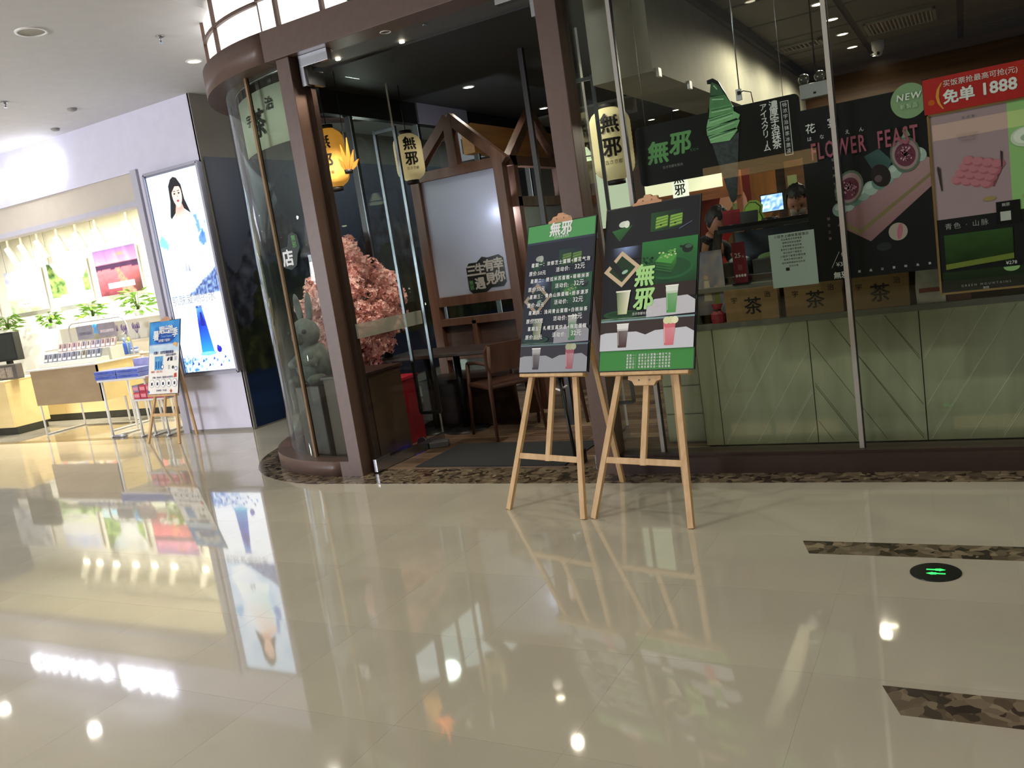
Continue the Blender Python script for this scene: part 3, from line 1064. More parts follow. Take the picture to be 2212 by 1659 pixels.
# ================================================================== CAFE: DOORWAY
def glass_door(x, y0, y1, lean, name, label):
    """door swung open inwards; hinge at (x, y0), free edge at (x + lean, y1)"""
    t = thing(name, (x, y0, 0.01), label, 'door')
    L = sqrt((y1 - y0) ** 2 + lean ** 2)
    R = Matrix.Rotation(atan2(-lean, y1 - y0), 4, 'Z')
    MB().box(-0.006, 0.006, 0.0, L, 0.02, 2.96, R).build('glass_leaf', M_glassclear, t)
    MB().box(-0.012, 0.012, 0.0, L, 0.0, 0.075, R).build('bottom_rail', M_steel, t)
    MB().box(-0.008, 0.008, L - 0.002, L + 0.003, 0.08, 2.96, R).build('edge_strip', M_edge, t)
    for z in (0.0, 2.86):
        MB().box(-0.017, 0.017, -0.01, 0.16, z, z + 0.1, R, 0.002).build('patch_fitting', M_steel, t)
    h = MB()
    s = 0.012
    for sx in (-0.10, 0.10):
        h.box(sx - s, sx + s, L - 0.12 - s, L - 0.12 + s, 0.28, 2.60, R)
    for z in (0.28, 2.58):
        h.box(-0.10, 0.10, L - 0.12 - s, L - 0.12 + s, z - s, z + s, R)
    h.build('handle', M_chrome, t)
    MB().box(-0.0075, 0.0075, 0.05, L - 0.04, 1.02, 1.13, R).build('frosted_band', mat('frosted_film', 'b9bcae', 0.7, alpha=0.45, var=0.03), t)
    return t


glass_door(-4.03, 4.93, 5.84, 0.03, 'glass_door', 'left glass leaf of the cafe door standing open with tall square handle')
glass_door(-2.20, 4.93, 5.82, -0.12, 'glass_door', 'right glass leaf of the cafe door standing open behind the middle post')
for x0, x1, l in ((-4.06, -3.80, 'steel corner patch at the top left of the doorway'), (-2.46, -2.19, 'steel corner patch at the top right of the doorway')):
    k = MB().box(x0, x1, 4.90, 4.95, 2.99, 3.07, bev=0.002)
    xx = x0 if x0 < -3 else x1 - 0.035
    k.box(xx, xx + 0.035, 4.90, 4.95, 2.86, 2.99)
    tag(k.build('door_bracket', M_steel), l, 'bracket')
for x, l in ((-3.35, 'warm round downlight in the grey soffit nearest the middle of the doorway'), (-3.86, 'warm round downlight in the grey soffit beside the left door patch')):
    downlight(x, 4.99, 3.074, 0.04, l, True, M_glow_warm)
for p, l in (((730, 127), 'tiny bright spot lamp in the soffit by the left door patch'), ((868, 90), 'tiny bright spot lamp in the soffit near the centre of the doorway'), ((917, 52), 'small square sensor in the soffit above the doorway')):
    q = at(*p, Z=3.07)
    tag(MB().lathe([(0.02, 3.066), (0.018, 3.062)], (q.x, q.y, 0), 12 if 'spot' in l else 4).build('soffit_spot', M_glow_lamp if 'spot' in l else M_steel), l, 'light')
# mat, threshold gadget, leaning pole
tag(MB().slab([(-3.76, 5.06), (-2.50, 5.04), (-2.50, 5.70), (-3.76, 5.72)], 0.005, 0.014).build('door_mat', M_mat), 'charcoal carpet mat on the planks inside the doorway', 'mat')
q = at(935, 968, Z=0.0)
g = thing('floor_gadget', (q.x, q.y, 0.005), 'small grey gadget with a blue light on the floor by the open left door', 'device')
MB().box(-0.02, 0.14, -0.05, 0.05, 0, 0.05, Matrix.Rotation(0.5, 4, 'Z'), 0.006).build('case', mat('grey_abs', '55575a', 0.4, var=0.1), g)
MB().lathe([(0.05, 0), (0.05, 0.02)], (0, 0, 0), 18).build('wheel', M_steel, g, M=Matrix.Translation((-0.06, -0.03, 0.052)) @ Matrix.Rotation(pi / 2, 4, 'X'))
MB().ball((-0.10, -0.08, 0.018), 0.016, 10, 8).build('indicator', mat('blue_led', '2020ff', 0.4, emit='2a2cff', estr=5.0), g)
a, b_ = at(1247, 1008, Z=0.0), at(1208, 815, Y=5.15)
g = thing('pole_sweeper', (a.x, a.y, 0), 'slim black pole leaning by the middle post behind the left big easel', 'pole')
MB().tube([(0, 0, 0.012), b_ - a], 0.012, 10).build('pole', M_black, g)
MB().box(-0.05, 0.05, -0.03, 0.03, 0, 0.06, Matrix.Translation(b_ - a), 0.006).build('head', M_black, g)
MB().tube([b_ - a + Vector((-0.05, 0, -0.03)), b_ - a + Vector((-0.06, 0, -0.07)), b_ - a + Vector((-0.01, 0, -0.09)), b_ - a + Vector((0.05, 0, -0.06))], 0.008, 8).build('hook', M_white, g)
MB().box(-0.04, 0.03, 0.03, 0.12, 0.0, 0.10, None, 0.008).build('foot', M_black, g)

# low brown cabinet and the red bin, seen through the open left leaf
g = thing('brown_cabinet', (-4.39, 5.47, 0), 'low plain brown cabinet behind the open left glass leaf', 'cabinet')
MB().box(-0.18, 0.24, -0.35, 0.12, 0.02, 0.72, bev=0.004).build('body', mat('cabinet_brown', '54412f', 0.5, var=0.06, vscale=6), g)
MB().box(-0.19, 0.26, -0.37, 0.14, 0.72, 0.745, bev=0.003).build('top', M_darkwood, g)
MB().box(0.24, 0.25, -0.32, 0.10, 0.06, 0.70).build('side_panel', mat('cabinet_panel', '4a3828', 0.5, var=0.06), g)
g = thing('red_bin', (-4.48, 5.86, 0.0), 'tall red bin behind the brown cabinet', 'bin')
MB().box(-0.16, 0.18, -0.14, 0.16, 0.004, 0.56, bev=0.006).build('body', mat('crimson_plastic', '8e1626', 0.4, var=0.06), g)
MB().box(-0.17, 0.19, -0.15, 0.17, 0.56, 0.59, bev=0.004).build('rim', mat('red_rim', 'b4263a', 0.35, var=0.05), g)

# ------------------------------------------------------------------ blossom tree and stone rabbit in the bay
random.seed(11)
bt = thing('blossom_tree', (-4.86, 5.92, 0.05), 'pink artificial cherry blossom tree filling the rounded glass bay', 'tree')
tr = MB()
tr.tube([(0.02, 0.05, 0.0), (0.0, 0.03, 0.35), (0.06, 0.0, 0.8), (0.0, -0.03, 1.2)], [0.05, 0.042, 0.035, 0.018], 10)
for k in range(9):
    a = k * 2.4
    z = 0.55 + k * 0.09
    tr.tube([(0.02, 0.0, z), (0.18 * cos(a), 0.16 * sin(a), z + 0.12), (0.34 * cos(a), 0.30 * sin(a), z + 0.2)], [0.02, 0.014, 0.006], 6)
tr.build('trunk', mat('bark', '2c1f1a', 0.8, var=0.2, vscale=30), bt)
# blossom clumps: a shared puff of petals
pet = bmesh.new()
for k in range(42):
    v = Vector((random.gauss(0, 1), random.gauss(0, 1), random.gauss(0, 1))).normalized() * random.uniform(0.6, 1.0)
    n = (v.normalized() + Vector((random.uniform(-.6, .6), random.uniform(-.6, .6), random.uniform(-.6, .6)))).normalized()
    x = n.orthogonal().normalized()
    y = n.cross(x)
    r = 0.34
    c0 = pet.verts.new(v * 0.05 + n * -0.002)
    rg = [pet.verts.new(v * 0.05 + (x * cos(q * pi / 5) + y * sin(q * pi / 5)) * 0.05 * (r if q % 2 else r * 0.55) + n * 0.004) for q in range(10)]
    for q in range(10):
        pet.faces.new([c0, rg[q], rg[(q + 1) % 10]])
pme = bpy.data.meshes.new('blossom_clump')
pet.to_mesh(pme)
pet.free()
M_petal = mat('pink_silk_petal', 'f8dcd4', 0.7, col2='f0b8b4', vscale=9)
_pn = M_petal.node_tree
_tl = _pn.nodes.new('ShaderNodeBsdfTranslucent')
_tl.inputs[0].default_value = (*rgb('f8ccc0'), 1)
_mx = _pn.nodes.new('ShaderNodeMixShader')
_mx.inputs[0].default_value = 0.3
_pn.links.new(_pn.nodes['Principled BSDF'].outputs[0], _mx.inputs[1])
_pn.links.new(_tl.outputs[0], _mx.inputs[2])
_pn.links.new(_mx.outputs[0], _pn.nodes['Material Output'].inputs[0])
pme.materials.append(M_petal)
made = 0
while made < 288:
    u = Vector((random.uniform(-1, 1), random.uniform(-1, 1), random.uniform(-1, 1)))
    if not 0.55 < u.length < 1.0:
        continue
    z = 1.20 + u.z * 0.56
    taper = 1.0 - 0.55 * max(0, u.z) - 0.25 * max(0, -u.z)
    p = Vector((u.x * 0.50 * taper + 0.06, u.y * 0.44 * taper, z))
    if (Vector((p.x - 0.56, p.y - 0.42, 0)).length > 1.30):
        continue
    o = bpy.data.objects.new('blossom_clump', pme)
    COL.objects.link(o)
    o.parent = bt
    o.location = p
    s = random.uniform(1.0, 1.7)
    o.scale = (s, s, s)
    o.rotation_euler = (random.uniform(0, 6), random.uniform(0, 6), random.uniform(0, 6))
    made += 1

M_stone = mat('grey_stone', '6f7672', 0.8, col2='545a58', vscale=14, bump=0.4)
q = at(680, 800, Y=5.25)
rb = thing('stone_rabbit', (q.x, 5.25, 0.06), 'grey stone rabbit statue on a plinth in front of the blossom tree', 'statue')
MB().box(-0.13, 0.13, -0.13, 0.13, 0.0, 0.62, bev=0.01).build('plinth', M_darkwood, rb)
z0 = 0.62
bd = MB()
bd.ball((0, 0, z0 + 0.17), 0.17, 16, 12, sc=(0.85, 0.9, 1.1))
bd.ball((0, -0.03, z0 + 0.42), 0.125, 16, 12, sc=(0.9, 0.95, 1))
bd.ball((0, -0.12, z0 + 0.39), 0.055, 12, 8)
for sx in (-1, 1):
    bd.ball((sx * 0.10, -0.10, z0 + 0.05), 0.07, 12, 8, sc=(0.8, 1.4, 0.6))
    bd.tube([(sx * 0.09, -0.02, z0 + 0.25), (sx * 0.12, -0.12, z0 + 0.18), (sx * 0.03, -0.16, z0 + 0.2)], [0.04, 0.035, 0.03], 8)
bd.build('body', M_stone, rb)
for sx in (-1, 1):
    MB().ball((sx * 0.055, 0.0, z0 + 0.62), 0.13, 12, 8, sc=(0.26, 0.16, 1.0), M=Matrix.Rotation(sx * 0.12, 4, 'Y')).build('ear', M_stone, rb)
    MB().ball((sx * 0.075, -0.125, z0 + 0.44), 0.02, 8, 6).build('eye', M_ink, rb)
MB().tube([(-0.14, 0, z0 - 0.0), (0.14, 0, z0 - 0.0)], 0.02, 8).build('ledge', M_stone, rb)

# cream noren hanging inside the curved glass
nr = thing('noren_curtain', (-4.75, 5.2, 2.55), 'cream cloth curtain with black 宇 茶 治 hanging at the top of the curved glass', 'curtain')
NR = 1.29
MB().arc_wall(BC, NR, NR + 0.004, 231, 270, 2.56, 2.99, 30).build('cloth', mat('cream_cloth', 'c6cdb4', 0.85, var=0.05, vscale=3, bump=0.2, bscale=200), nr, world=True)
for a in (233, 240, 247, 254, 261, 268):
    MB().arc_wall(BC, NR - 0.002, NR + 0.006, a - 1.1, a + 1.1, 2.99, 3.06, 4).build('loop', M_black, nr, world=True)
MB().arc_wall(BC, NR - 0.012, NR + 0.012, 229, 272, 3.055, 3.078, 30).build('rail', M_steel, nr, world=True)
for ch, a, z, sz in (('宇', 243, 2.80, 0.10), ('茶', 250.5, 2.74, 0.22), ('治', 259, 2.86, 0.10)):
    p = Vector((BC[0] + (NR + 0.012) * cos(radians(a)), BC[1] + (NR + 0.012) * sin(radians(a)), z))
    lettering(ch, sz, (0, 0, 0), M_ink, nr, M=Matrix.Translation(p) @ Matrix.Rotation(radians(a + 90), 4, 'Z'), world=True, bold=0.02)
# shop name sticker on the curved glass
p = Vector((BC[0] + 1.395 * cos(radians(262)), BC[1] + 1.395 * sin(radians(262)), 1.74))
stf = Matrix.Translation(p) @ Matrix.Rotation(radians(352), 4, 'Z')
stk = thing('window_sticker', p, 'dark green cloud shaped sticker with white 店 on the curved glass', 'sticker')
bl = [(-0.13, -0.10), (-0.04, -0.13), (0.03, -0.10), (0.06, -0.02), (0.10, 0.03), (0.09, 0.12), (0.04, 0.15), (-0.01, 0.13), (-0.04, 0.05), (-0.12, 0.04)]
MB().prism(bl, -0.002, 0.002, stf).build('backing', mat('sticker_green', '17261f', 0.4, var=0.05), stk, world=True)
lettering('店', 0.13, (-0.055, -0.004, -0.045), M_txtwhite, stk, M=stf, world=True, bold=0.035)
lettering('無\n邪', 0.05, (0.045, -0.004, 0.075), M_txtgreen2, stk, M=stf, world=True, bold=0.02)


# ------------------------------------------------------------------ lanterns
def lantern(pos, h, r, label, m, rz=0.0, top=3.06):
    t = thing('paper_lantern', pos, label, 'lantern', rz)
    L = MB()
    N = 34
    prof = []
    for i in range(N + 1):
        a = i / N
        z = (a - 0.5) * h
        e = abs(a - 0.5) * 2
        k = max(0.0, 1 - min(1.0, max(0, (e - 0.45) / 0.55)) ** 3.0) ** 0.5
        k = max(k, 0.42)
        prof.append((r * k * (1.0 if i % 2 else 0.985), z))
    L.lathe(prof, n=28, cap=False).build('shade', m, t)
    for z0, z1 in ((-h / 2 - 0.028, -h / 2 + 0.004), (h / 2 - 0.004, h / 2 + 0.028)):
        MB().lathe([(r * 0.40, z0), (r * 0.44, z0), (r * 0.44, z1), (r * 0.40, z1)], n=24, cap=False).lathe([(0.001, (z0 + z1) / 2), (r * 0.4, (z0 + z1) / 2)], n=24, cap=False).build('rim', M_ink, t)
    MB().tube([(0, 0, h / 2), (0, 0, max(h / 2 + 0.05, top - pos[2]))], 0.004, 6).build('cord', M_ink, t)
    for ch, z, sz in (('無', h * 0.24, r * 0.95), ('邪', -h * 0.08, r * 0.95), ('古き京都', -h * 0.27, r * 0.22)):
        me = text_mesh(ch, sz, bold=0.03 if len(ch) == 1 else 0.0)
        for v in me.vertices:
            x, zz = v.co.x, v.co.y + z
            ang = x / (r * 1.02)
            e = abs(zz / h) * 2
            k = max(0.0, 1 - min(1.0, max(0, (e - 0.45) / 0.55)) ** 3.0) ** 0.5
            v.co = Vector((sin(ang) * (r * k + 0.004), -cos(ang) * (r * k + 0.004), zz))
        link_mesh('lettering', me, M_ink, t)
    return t


p = at(716, 342, Y=5.62)
lantern(p, 0.47, 0.125, 'warm glowing paper lantern with black 無邪 just inside the open left door leaf', M_lanternwarm, 0.3)
p = at(884, 340, Y=6.35)
lantern(p, 0.40, 0.125, 'cream paper lantern hanging beside the tall steel door handle', M_lantern, 0.75)
p = at(1322, 312, Y=6.15)
lantern(p, 0.53, 0.155, 'cream paper lantern with black 無邪 hanging behind the first window joint', M_lantern, 0.35, 2.46)
# orange reflection in the door glass, shaped as glowing blades by the first lantern
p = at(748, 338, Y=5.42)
fl_ = thing('flame_reflection', p, 'orange flame shaped door glass reflection, built as glowing blades beside the warm lantern', 'lamp')
M_fl = mat('flame_reflection_glow', '9a4a10', 0.5, emit='ff8420', estr=0.95)
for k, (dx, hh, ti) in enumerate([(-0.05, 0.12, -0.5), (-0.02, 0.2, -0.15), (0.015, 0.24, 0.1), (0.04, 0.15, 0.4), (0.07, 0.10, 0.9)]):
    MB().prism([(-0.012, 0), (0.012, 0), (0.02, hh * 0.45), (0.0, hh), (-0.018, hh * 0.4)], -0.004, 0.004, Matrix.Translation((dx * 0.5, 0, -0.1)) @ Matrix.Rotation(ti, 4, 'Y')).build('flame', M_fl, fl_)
MB().lathe([(0.03, -0.13), (0.035, -0.1)], n=12).tube([(0, 0.0, -0.12), (0.0, 0.02, ZK - p.z)], 0.003, 6).build('holder', M_ink, fl_)  # holder and cord added only to carry the reflection blades

# ------------------------------------------------------------------ house-shaped timber screens
PY = 6.9
hs = thing('house_screen', (-4.1, PY, 0), 'timber house shaped screen with a pale frosted pane and gabled top', 'screen')
Xl, Xr = -4.60, -3.60
w = 0.045


def beam(px0, px1, x0, z0, x1, z1, ww=0.09, nm='beam', par=None, y=PY):
    a, b = Vector((x0, y, z0)), Vector((x1, y, z1))
    return MB().bar(a, b, ww, 0.09, (0, 1, 0), 0.003).build(nm, M_timber, par or hs, world=True)


for x in (Xl + w, Xr - w):
    MB().box(x - 0.048, x + 0.048, PY - 0.048, PY + 0.048, 0, 2.372, bev=0.003).build('post', M_timber, hs, world=True)
beam(0, 0, Xl, 2.32, Xr, 2.32)
beam(0, 0, Xl, 1.13, Xr, 1.13)
beam(0, 0, Xl, 0.93, Xr, 0.93, 0.07)
beam(0, 0, Xl, 0.60, Xr, 0.60, 0.07)
xc = (Xl + Xr) / 2
beam(0, 0, Xl - 0.02, 2.31, xc, 2.80, nm='rafter')
beam(0, 0, Xr + 0.02, 2.31, xc, 2.80, nm='rafter')
MB().box(xc - 0.047, xc + 0.047, PY - 0.047, PY + 0.047, 2.35, 2.80, bev=0.003).build('king_post', M_timber, hs, world=True)
beam(0, 0, -4.14, 0.60, -4.14, 0.93, 0.05, nm='stile')
MB().box(Xl + 0.09, Xr - 0.09, PY - 0.004, PY + 0.004, 1.175, 2.275).build('frosted_pane', M_frost, hs, world=True)
MB().box(Xl + 0.09, Xr - 0.09, PY + 0.02, PY + 0.035, 0.63, 0.90).build('back_panel', mat('screen_back_wood', '5a4640', 0.5, col2='4b3934', vscale=10, stretch=(0.2, 1, 2)), hs, world=True)
MB().box(Xl, Xr, PY - 0.46, PY + 0.04, 0.40, 0.44).build('bench_seat', M_darkwood, hs, world=True)
MB().box(Xl, Xr, PY - 0.42, PY - 0.38, 0.0, 0.40).build('bench_front', M_darkwood, hs, world=True)
hs2 = thing('house_screen', (Xr, 8.0, 0), 'second timber house shaped screen running back beside the first one', 'screen')
for y in (7.05, 8.05, 9.05):
    MB().box(Xr - 0.05, Xr + 0.04, y - 0.04, y + 0.04, 0, 2.34, bev=0.003).build('post', M_timber, hs2, world=True)
for z in (2.32, 1.95, 0.95):
    MB().box(Xr - 0.05, Xr + 0.04, 6.95, 9.1, z - 0.045, z + 0.045, bev=0.003).build('beam', M_timber, hs2, world=True)
MB().bar((Xr, 6.98, 2.32), (Xr, 7.55, 2.78), 0.09, 0.08, (1, 0, 0), 0.003).build('rafter', M_timber, hs2, world=True)
MB().bar((Xr, 8.12, 2.32), (Xr, 7.55, 2.78), 0.09, 0.08, (1, 0, 0), 0.003).build('rafter', M_timber, hs2, world=True)
for y0, y1 in ((7.09, 8.01), (8.09, 9.01)):
    MB().box(Xr - 0.006, Xr + 0.002, y0, y1, 1.0, 1.9).build('frosted_pane', mat('grey_pane', '7f8a92', 0.25, var=0.03), hs2, world=True)
# sticker on the frosted pane
p = at(1050, 592, Y=PY - 0.01)
st = thing('screen_sticker', p, 'black wavy sticker with white 三生有幸遇見你 on the frosted pane', 'sticker')
bl = [(-0.205, -0.13), (-0.16, -0.175), (-0.02, -0.165), (0.04, -0.13), (0.17, -0.13), (0.205, -0.09), (0.205, 0.13), (0.16, 0.165), (0.04, 0.15), (-0.02, 0.165), (-0.08, 0.12), (-0.17, 0.12), (-0.205, 0.08)]
SC = Matrix.Scale(1.0, 4)
MB().prism(bl, -0.002, 0.001, SC).build('backing', mat('sticker_black', '111a17', 0.4, var=0.05), st)
for ch, x, z in (('三', -0.15, 0.04), ('生', -0.055, 0.045), ('有', 0.045, 0.07), ('幸', 0.145, 0.075), ('遇', -0.075, -0.085), ('見', 0.045, -0.055), ('你', 0.145, -0.04)):
    lettering(ch, 0.115, (x, -0.004, z), mat('sticker_white', 'b4b2b0', 0.6, var=0.02), st, bold=0.04)
lettering('無\n邪', 0.048, (-0.17, -0.004, -0.09), M_txtgreen2, st, bold=0.01)
# table, chairs
tb = thing('cafe_table', (-4.05, 6.28, 0), 'dark cafe table on two black pedestals in front of the frosted screen', 'table')
MB().box(-0.62, 0.55, -0.26, 0.26, 0.70, 0.735, bev=0.006).build('tabletop', M_darkwood, tb)
for x in (-0.30, 0.02):
    MB().tube([(x, 0, 0.02), (x, 0, 0.70)], 0.03, 12).build('pedestal', mat('blue_black_steel', '10151c', 0.4, var=0.1), tb)
    MB().lathe([(0.21, 0.0), (0.21, 0.012), (0.04, 0.03)], (x, 0, 0), 24).build('foot_plate', M_black, tb)


def chair(loc, rz, label):
    t = thing('cafe_chair', loc, label, 'chair', rz)
    M_c = mat('chair_wood', '54372a', 0.5, col2='452c20', vscale=12, stretch=(1, 1, 0.2))
    MB().box(-0.22, 0.22, -0.22, 0.22, 0.42, 0.455, bev=0.012).build('seat', M_c, t)
    for x, y in ((-0.2, -0.2), (0.2, -0.2)):
        MB().tube([(x * 1.15, y * 1.15, 0), (x, y, 0.62)], [0.013, 0.018], 10).build('leg', M_c, t)
    for x in (-0.2, 0.2):
        MB().tube([(x * 1.15, 0.27, 0), (x, 0.21, 0.42), (x * 0.95, 0.27, 0.78)], [0.013, 0.018, 0.015], 10).build('leg', M_c, t)
        MB().tube([(x, -0.2, 0.62), (x, 0.0, 0.635), (x, 0.23, 0.63)], 0.015, 8).build('armrest', M_c, t)
    MB().prism([(-0.20, 0.56), (0.20, 0.56), (0.225, 0.60), (0.225, 0.74), (0.19, 0.79), (-0.19, 0.79), (-0.225, 0.74), (-0.225, 0.60)], 0.23, 0.255).build('backrest', M_c, t)
    return t


chair((-3.52, 6.12, 0.004), -2.2, 'dark wooden armchair nearest the doorway at the cafe table')
chair((-3.12, 6.62, 0.004), -1.7, 'dark wooden armchair farther right at the cafe table behind the left big easel')
# dark upright in front of the second screen
a = at(1150, 290, Y=6.3)
tag(MB().box(a.x - 0.02, a.x + 0.02, 6.28, 6.32, 0.005, ZK).build('dark_upright', M_black), 'thin black upright from floor to ceiling in front of the second timber screen', 'post')
# ceiling lamps inside
for p_, l in (((1012, 187), 'bright round downlight in the black cafe ceiling over the timber gable'), ((1174, 233), 'bright round downlight behind the top of the middle post')):
    q = at(*p_, Z=ZK)
    downlight(q.x, q.y, ZK - 0.001, 0.055, l, True, M_glow_lamp)
a, b_ = at(942, 86, Y=6.0), at(1017, 108, Y=6.0)
ac = thing('ceiling_sign', ((a.x + b_.x) / 2, 6.0, b_.z + 0.02), 'pale grey rectangular panel hung under the black ceiling above the doorway', 'sign')
hw = (b_.x - a.x) / 2
MB().box(-hw, hw, 0, 0.03, 0.0, 0.17, bev=0.003).build('panel', mat('unit_grey', '6e7072', 0.5, var=0.03), ac)
MB().box(-hw, hw, -0.012, 0.035, -0.012, 0.0).build('lip', M_white, ac)
MB().box(-0.02, 0.02, -0.002, 0, 0.12, 0.15).build('mark', M_white, ac)
MB().bar((hw - 0.01, 0.015, 0.17), (hw - 0.06, 0.0, ZK - b_.z - 0.02), 0.008, 0.008).build('hanger', M_steel, ac)
# hanging way sign beyond the glass wall
q = at(1060, 300, Y=9.6)
ws = thing('hanging_way_sign', q, 'grey hanging sign reading 1F-J seen beyond the timber gable', 'sign')
MB().box(-0.62, 0.62, -0.03, 0.03, -0.20, 0.16, bev=0.004).build('panel', mat('way_sign_grey', '85888c', 0.5, var=0.03), ws)
lettering('1F-J', 0.26, (-0.26, -0.034, -0.03), M_ink, ws, bold=0.02)
for x in (-0.45, 0.45):
    MB().tube([(x, 0, 0.16), (x, 0, 3.38 - q.z)], 0.008, 6).build('hanger', M_black, ws)
MB().box(-0.62, 0.62, -0.015, 0.015, 0.22, 0.245).build('cross_rail', M_black, ws)

# ================================================================== CAFE COUNTER BEHIND THE WINDOW
YC = 5.44
ct = thing('service_counter', (0.0, YC, 0), 'long olive marble fronted service counter behind the shop window', 'counter')
xs = [-1.62, -1.50, -0.90, -0.276, 0.352, 0.98]
for i in range(len(xs) - 1):
    x0, x1 = xs[i] + 0.003, xs[i + 1] - 0.003
    pm_ = MB().box(x0, x1, YC, YC + 0.02, 0.02, 0.80).build('stone_panel', M_marble, ct, world=True)
    # carved slanting grooves: fine raised veins that meet in a herringbone
    g_ = MB()
    s = 1 if i % 2 else -1
    if i > 0:
        for k in range(9):
            u = (k - 3) * 0.17 + (0.03 if k % 3 else 0)
            pts = []
            for dz in (0.03, 0.79):
                xx = (x0 if s > 0 else x1) + s * (u + dz * 0.62)
                pts.append((min(max(xx, x0 + 0.01), x1 - 0.01), dz if x0 + 0.01 < xx < x1 - 0.01 else None, u))
            # clip the slanting line to the panel
            xa, xb = x0 + 0.008, x1 - 0.008
            X0, X1 = (x0 if s > 0 else x1) + s * (u + 0.03 * 0.62), (x0 if s > 0 else x1) + s * (u + 0.79 * 0.62)

            def zof(xq):
                return 0.03 + (xq - X0) / (X1 - X0) * 0.76
            lo, hi = max(min(X0, X1), xa), min(max(X0, X1), xb)
            if hi - lo < 0.03:
                continue
            for w_, off in ((0.0032, 0), (0.002, 0.018)) if k % 2 else ((0.0028, 0),):
                g_.bar((lo, YC - 0.0006, min(0.79, zof(lo) + off)), (hi, YC - 0.0006, min(0.79, zof(hi) + off)), w_, 0.0016, (0, 1, 0))
        g_.build('vein', mat('pale_vein' if i % 2 else 'dark_vein', 'd0d0b6' if i % 2 else '5f604a', 0.4, var=0.1), pm_, world=True)
MB().box(-1.62, 2.2, YC - 0.008, YC + 0.06, 0.80, 0.835, bev=0.002).build('ledge', mat('grey_ledge', '6b6c64', 0.4, var=0.05), ct, world=True)
MB().box(-1.62, 2.2, YC + 0.18, YC + 0.60, 0.02, 1.03).build('carcass', M_darkwood, ct, world=True)
MB().box(-1.62, 2.2, YC + 0.10, YC + 0.62, 1.03, 1.065, bev=0.003).build('worktop', mat('grey_worktop', '83837a', 0.35, var=0.05), ct, world=True)
MB().box(-1.62, -1.60, YC + 0.02, YC + 0.6, 0.02, 1.03).build('end_panel', M_marble, ct, world=True)
MB().box(0.98, 2.2, YC, YC + 0.02, 0.02, 0.80).build('stone_panel', M_marble, ct, world=True)
# second part of the counter's left return with square tiles
sd = thing('tiled_side_cabinet', (-1.80, 5.62, 0), 'low pale tiled cabinet at the left end of the service counter', 'cabinet')
for j in range(4):
    MB().box(-0.12, 0.14, -0.05, -0.03, 0.02 + j * 0.2, 0.21 + j * 0.2).build('tile', mat('olive_tile', '8b8d72', 0.4, var=0.06, vscale=3), sd)
MB().box(-0.13, 0.15, -0.03, 0.4, 0.0, 0.86).build('body', mat('grey_olive_body', '6f705c', 0.5, var=0.05), sd)
MB().box(-0.14, 0.16, -0.06, 0.42, 0.86, 0.885).build('top', mat('pale_top', 'b9b9a8', 0.3, var=0.04), sd)

# wooden tea crates on the ledge
for i, (xa, xb, l) in enumerate([(-1.395, -1.06, 'wooden 茶 tea crate on the counter ledge beside the red bag'),
                                 (-1.02, -0.68, 'wooden 茶 tea crate on the counter ledge, middle one of three'),
                                 (-0.65, -0.315, 'wooden 茶 tea crate on the counter ledge beside the grey coffee bag')]):
    y0 = YC + 0.0
    cr = thing('tea_crate', ((xa + xb) / 2, y0, 0.835), l, 'crate')
    hw = (xb - xa) / 2
    MB().box(-hw, hw, 0.0, 0.016, 0.0, 0.205, bev=0.002).build('front_board', M_crate, cr)
    MB().box(-hw, -hw + 0.012, 0.016, 0.07, 0, 0.20).box(hw - 0.012, hw, 0.016, 0.07, 0, 0.20).build('side_board', M_crate, cr)
    MB().box(-hw + 0.012, hw - 0.012, 0.016, 0.07, 0, 0.012).build('base_board', M_crate, cr)
    for ch, x, z, sz in (('宇', -0.105, 0.135, 0.042), ('茶', 0.01, 0.085, 0.115), ('治', 0.105, 0.155, 0.042)):
        lettering(ch, sz, (x, -0.0015, z), M_ink, cr, bold=0.015)
g = thing('red_bag', (-1.455, YC + 0.0, 0.835), 'crumpled red gift bag at the left end of the counter ledge', 'bag')
bm_ = MB()
bm_.lathe([(0.042, 0), (0.048, 0.03), (0.045, 0.06), (0.02, 0.085), (0.032, 0.11), (0.038, 0.125)], (0, 0.03, 0), 9, smooth=False, sy=0.6)
bm_.build('body', mat('red_foil', '8f2a34', 0.35, var=0.2, vscale=30), g)
MB().tube([(-0.024, 0.03, 0.086), (0, -0.0, 0.088), (0.024, 0.03, 0.086)], 0.004, 6).build('ribbon', M_ink, g)
g = thing('coffee_bag', (-0.205, YC + 0.01, 0.835), 'grey foil coffee bag with a red band standing on the counter ledge', 'bag')
k = MB()
for (hw, hd, z0, z1, hw2, hd2) in ((0.075, 0.035, 0, 0.10, 0.078, 0.04), (0.078, 0.04, 0.10, 0.22, 0.07, 0.03), (0.07, 0.03, 0.22, 0.29, 0.068, 0.004)):
    k.hexa([(-hw, -hd + 0.04, z0), (hw, -hd + 0.04, z0), (hw, hd + 0.04, z0), (-hw, hd + 0.04, z0), (-hw2, -hd2 + 0.04, z1), (hw2, -hd2 + 0.04, z1), (hw2, hd2 + 0.04, z1), (-hw2, hd2 + 0.04, z1)])
k.build('body', mat('grey_foil', 'd0d0c4', 0.4, col2='8a8a80', vscale=5), g)
MB().box(-0.06, 0.074, -0.003, 0.0, 0.065, 0.09).build('band', mat('band_red', '7e2a24', 0.5, var=0.1), g)
lettering('COFFEE', 0.020, (0.0, 0.002, 0.20), M_ink, g, bold=0.01)
tag(MB().box(-0.12, 0.0, YC + 0.01, YC + 0.09, 0.836, 1.17).build('maroon_box', mat('maroon_board', '4a1e1c', 0.5, var=0.1)), 'dark maroon box behind the gold framed poster', 'box')

